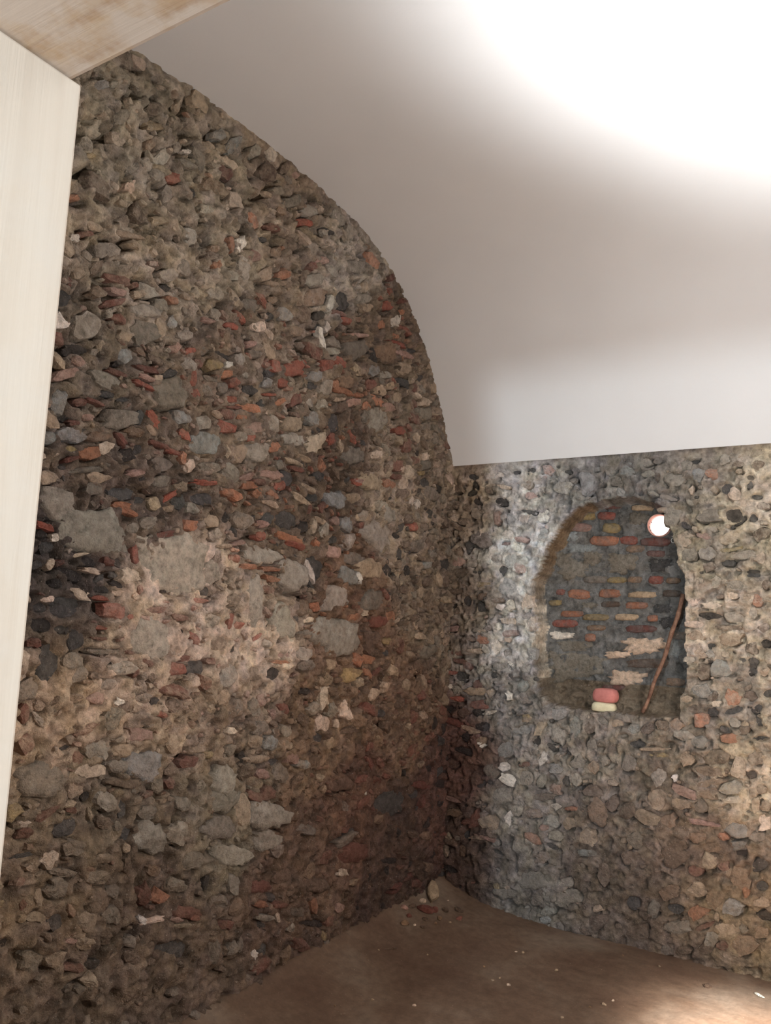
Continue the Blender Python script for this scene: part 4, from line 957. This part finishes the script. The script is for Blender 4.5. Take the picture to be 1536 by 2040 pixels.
# pipe through the wall at the top right of the niche, daylight at its far end
pipe = bpy.data.objects.new('vent_pipe', None)
pipe.location = (1.313, 0.165, 2.285)
COL.objects.link(pipe)
tag(pipe, 'round salmon plastic pipe glowing white with daylight at the niche top', 'pipe')
m_pvc = simple_material('salmon_plastic', (0.72, 0.40, 0.32), (0.78, 0.46, 0.37), 12.0, 0.35, 0.05, 0.001)
V, F = [], []
S = 32
prof = [(0.070, 0.0), (0.066, -0.004), (0.064, 0.0), (0.064, 0.34), (0.070, 0.34)]
for r, d in prof:
    for k in range(S):
        th = 2 * math.pi * k / S
        V.append((r * math.cos(th), d, r * math.sin(th)))
for i in range(len(prof)):
    i2 = (i + 1) % len(prof)
    for k in range(S):
        k2 = (k + 1) % S
        F.append((i * S + k, i * S + k2, i2 * S + k2, i2 * S + k))
mesh_object('pipe_wall', V, F, m_pvc, pipe)
m_day, nt, bs = new_mat('daylight_opening')
em = N(nt, 'ShaderNodeEmission', Strength=9.0)
em.inputs[0].default_value = (1.0, 0.97, 0.93, 1)
nt.links.new(em.outputs[0], nt.nodes['Material Output'].inputs[0])
nt.nodes.remove(bs)
V = [(0, 0.335, 0)] + [(0.0638 * math.cos(2 * math.pi * k / S), 0.335, 0.0638 * math.sin(2 * math.pi * k / S)) for k in range(S)]
mesh_object('daylight_opening', V, [(0, 1 + k, 1 + (k + 1) % S) for k in range(S)], m_day, pipe)

# little wire loop beside the pipe
m_wire = simple_material('grey_wire', (0.42, 0.42, 0.40), (0.55, 0.55, 0.52), 30.0, 0.4, 0.1, 0.001)
pts = [(1.425 + 0.011 * math.cos(t), 0.03, 2.175 + 0.013 * math.sin(t)) for t in np.linspace(0.6, 6.4, 16)] + [(1.42, 0.04, 2.20), (1.405, 0.06, 2.205)]
tag(tube('wire_loop', pts, [0.0018] * len(pts), m_wire, sides=6), 'small loop of grey wire just below the glowing pipe', 'wire')

# loose stones on the floor
def rock(name, xy, dims, code, seed, rot=(0, 0, 0), sink=0.25, mat=None, tilt=0.0):
    rng = np.random.default_rng(seed)
    bm = bmesh.new()
    bmesh.ops.create_icosphere(bm, subdivisions=2, radius=1.0)
    dirs = [Vector(rng.normal(0, 1, 3)).normalized() for _ in range(9)]
    lim = rng.uniform(0.55, 0.95, 9)
    for v in bm.verts:
        p = v.co.copy()
        for d, l in zip(dirs, lim):
            k = p.dot(d)
            if k > l:
                p -= d * (k - l) * 0.9
        p *= rng.uniform(0.96, 1.04)
        v.co = Vector((p.x * dims[0] / 2, p.y * dims[1] / 2, p.z * dims[2] / 2))
    me = bpy.data.meshes.new(name)
    bm.to_mesh(me); bm.free()
    base = np.clip(lin(PALETTE[code]) * ALBEDO, 0, 0.85)
    set_colour(me, 'Col', base)
    set_colour(me, 'Dust', base * 0.6 + np.array((0.2, 0.135, 0.088)) * 0.4)
    me.materials.append(mat or MAT_STONE)
    o = bpy.data.objects.new(name, me)
    o.rotation_euler = rot
    R = o.rotation_euler.to_matrix()
    lowest = min((R @ v.co).z for v in me.vertices)
    z = float(floor_height(np.array(xy[0]), np.array(xy[1])))
    o.location = (xy[0], xy[1], z - lowest - sink * dims[2])
    COL.objects.link(o)
    return o

tag(rock('loose_stone', (0.085, -0.27), (0.20, 0.075, 0.07), 'T', 3, (0.25, 0.38, -1.0), 0.15), 'long pale brown stone propped up on the dirt in the wall corner', 'stone')
tag(rock('brick_piece', (0.125, -0.44), (0.12, 0.08, 0.05), 'r', 8, (0, 0.1, 0.4), 0.2, MAT_BRICK), 'dark red brick piece in the rubble heap near the corner', 'brick')
tag(rock('loose_stone', (0.07, -0.37), (0.045, 0.035, 0.03), 'P', 9, (0, 0, 0.4), 0.2), 'small cream stone on top of the corner rubble heap', 'stone')
tag(rock('loose_stone', (0.045, -0.55), (0.055, 0.035, 0.03), 'M', 10, (0, 0, 0.2), 0.2), 'small pinkish stone at the foot of the arched wall', 'stone')
tag(rock('loose_stone', (0.20, -0.33), (0.05, 0.04, 0.03), 'b', 12, (0, 0, 0.2), 0.2), 'small dark brown stone beside the red brick piece', 'stone')
tag(rock('loose_stone', (1.651, -0.281), (0.05, 0.035, 0.025), 'b', 13, (0, 0, 0.9), 0.2), 'small brown stone on the floor under the niche wall', 'stone')
tag(rock('loose_stone', (1.876, -0.234), (0.07, 0.018, 0.015), 'W', 14, (0, 0, -0.6), 0.1), 'thin pale shard on the lit floor by the side wall', 'stone')
tag(rock('wood_splinter', (0.2, -0.95), (0.12, 0.016, 0.014), 'b', 15, (0, 0, 0.95), 0.1), 'dark wooden splinter lying on the dirt before the rubble heap', 'splinter')
for i, (x, y, c) in enumerate([(0.17, -0.52, 'b'), (0.10, -0.58, 'r'), (0.22, -0.44, 'B'), (0.06, -0.48, 'b'), (0.16, -0.38, 'r'), (0.25, -0.25, 'b'), (0.12, -0.66, 'B'), (0.20, -0.60, 'b'), (0.30, -0.34, 'r')]):
    s = 0.028 + 0.02 * ((i * 29) % 7) / 7
    tag(rock('rubble_bit', (x, y), (s * 1.5, s, s * 0.8), c, 70 + i, (0, 0.2, i * 1.3), 0.25), 'small dark rubble bit in the heap at the wall corner', 'rubble', 'dark rubble bits heaped in the corner')
for i, (x, y) in enumerate([(0.172, -1.015), (0.711, -0.483), (0.747, -0.469), (1.196, -0.164), (0.749, -0.867), (0.833, -0.863), (0.765, -0.814), (1.235, -0.855), (1.285, -0.798), (1.306, -0.728), (1.164, -1.029), (0.31, -1.597),
                            (0.407, -1.436), (0.582, -1.354), (0.361, -0.83), (0.649, -0.753), (0.969, -0.569), (0.151, -0.20), (1.393, -0.194), (0.23, -0.50), (0.28, -0.42), (0.16, -0.62)]):
    s = 0.009 + 0.010 * ((i * 37) % 11) / 11
    tag(rock('pebble', (x, y), (s * 1.4, s, s * 0.8), 'TPTB'[i % 4], 30 + i, (0, 0, i * 0.8), 0.2), 'tiny pale pebble scattered on the dirt floor', 'pebble', 'pale pebbles on the dirt floor')

print('stones left', info_l, 'right', info_r, 'objects', len(bpy.data.objects))
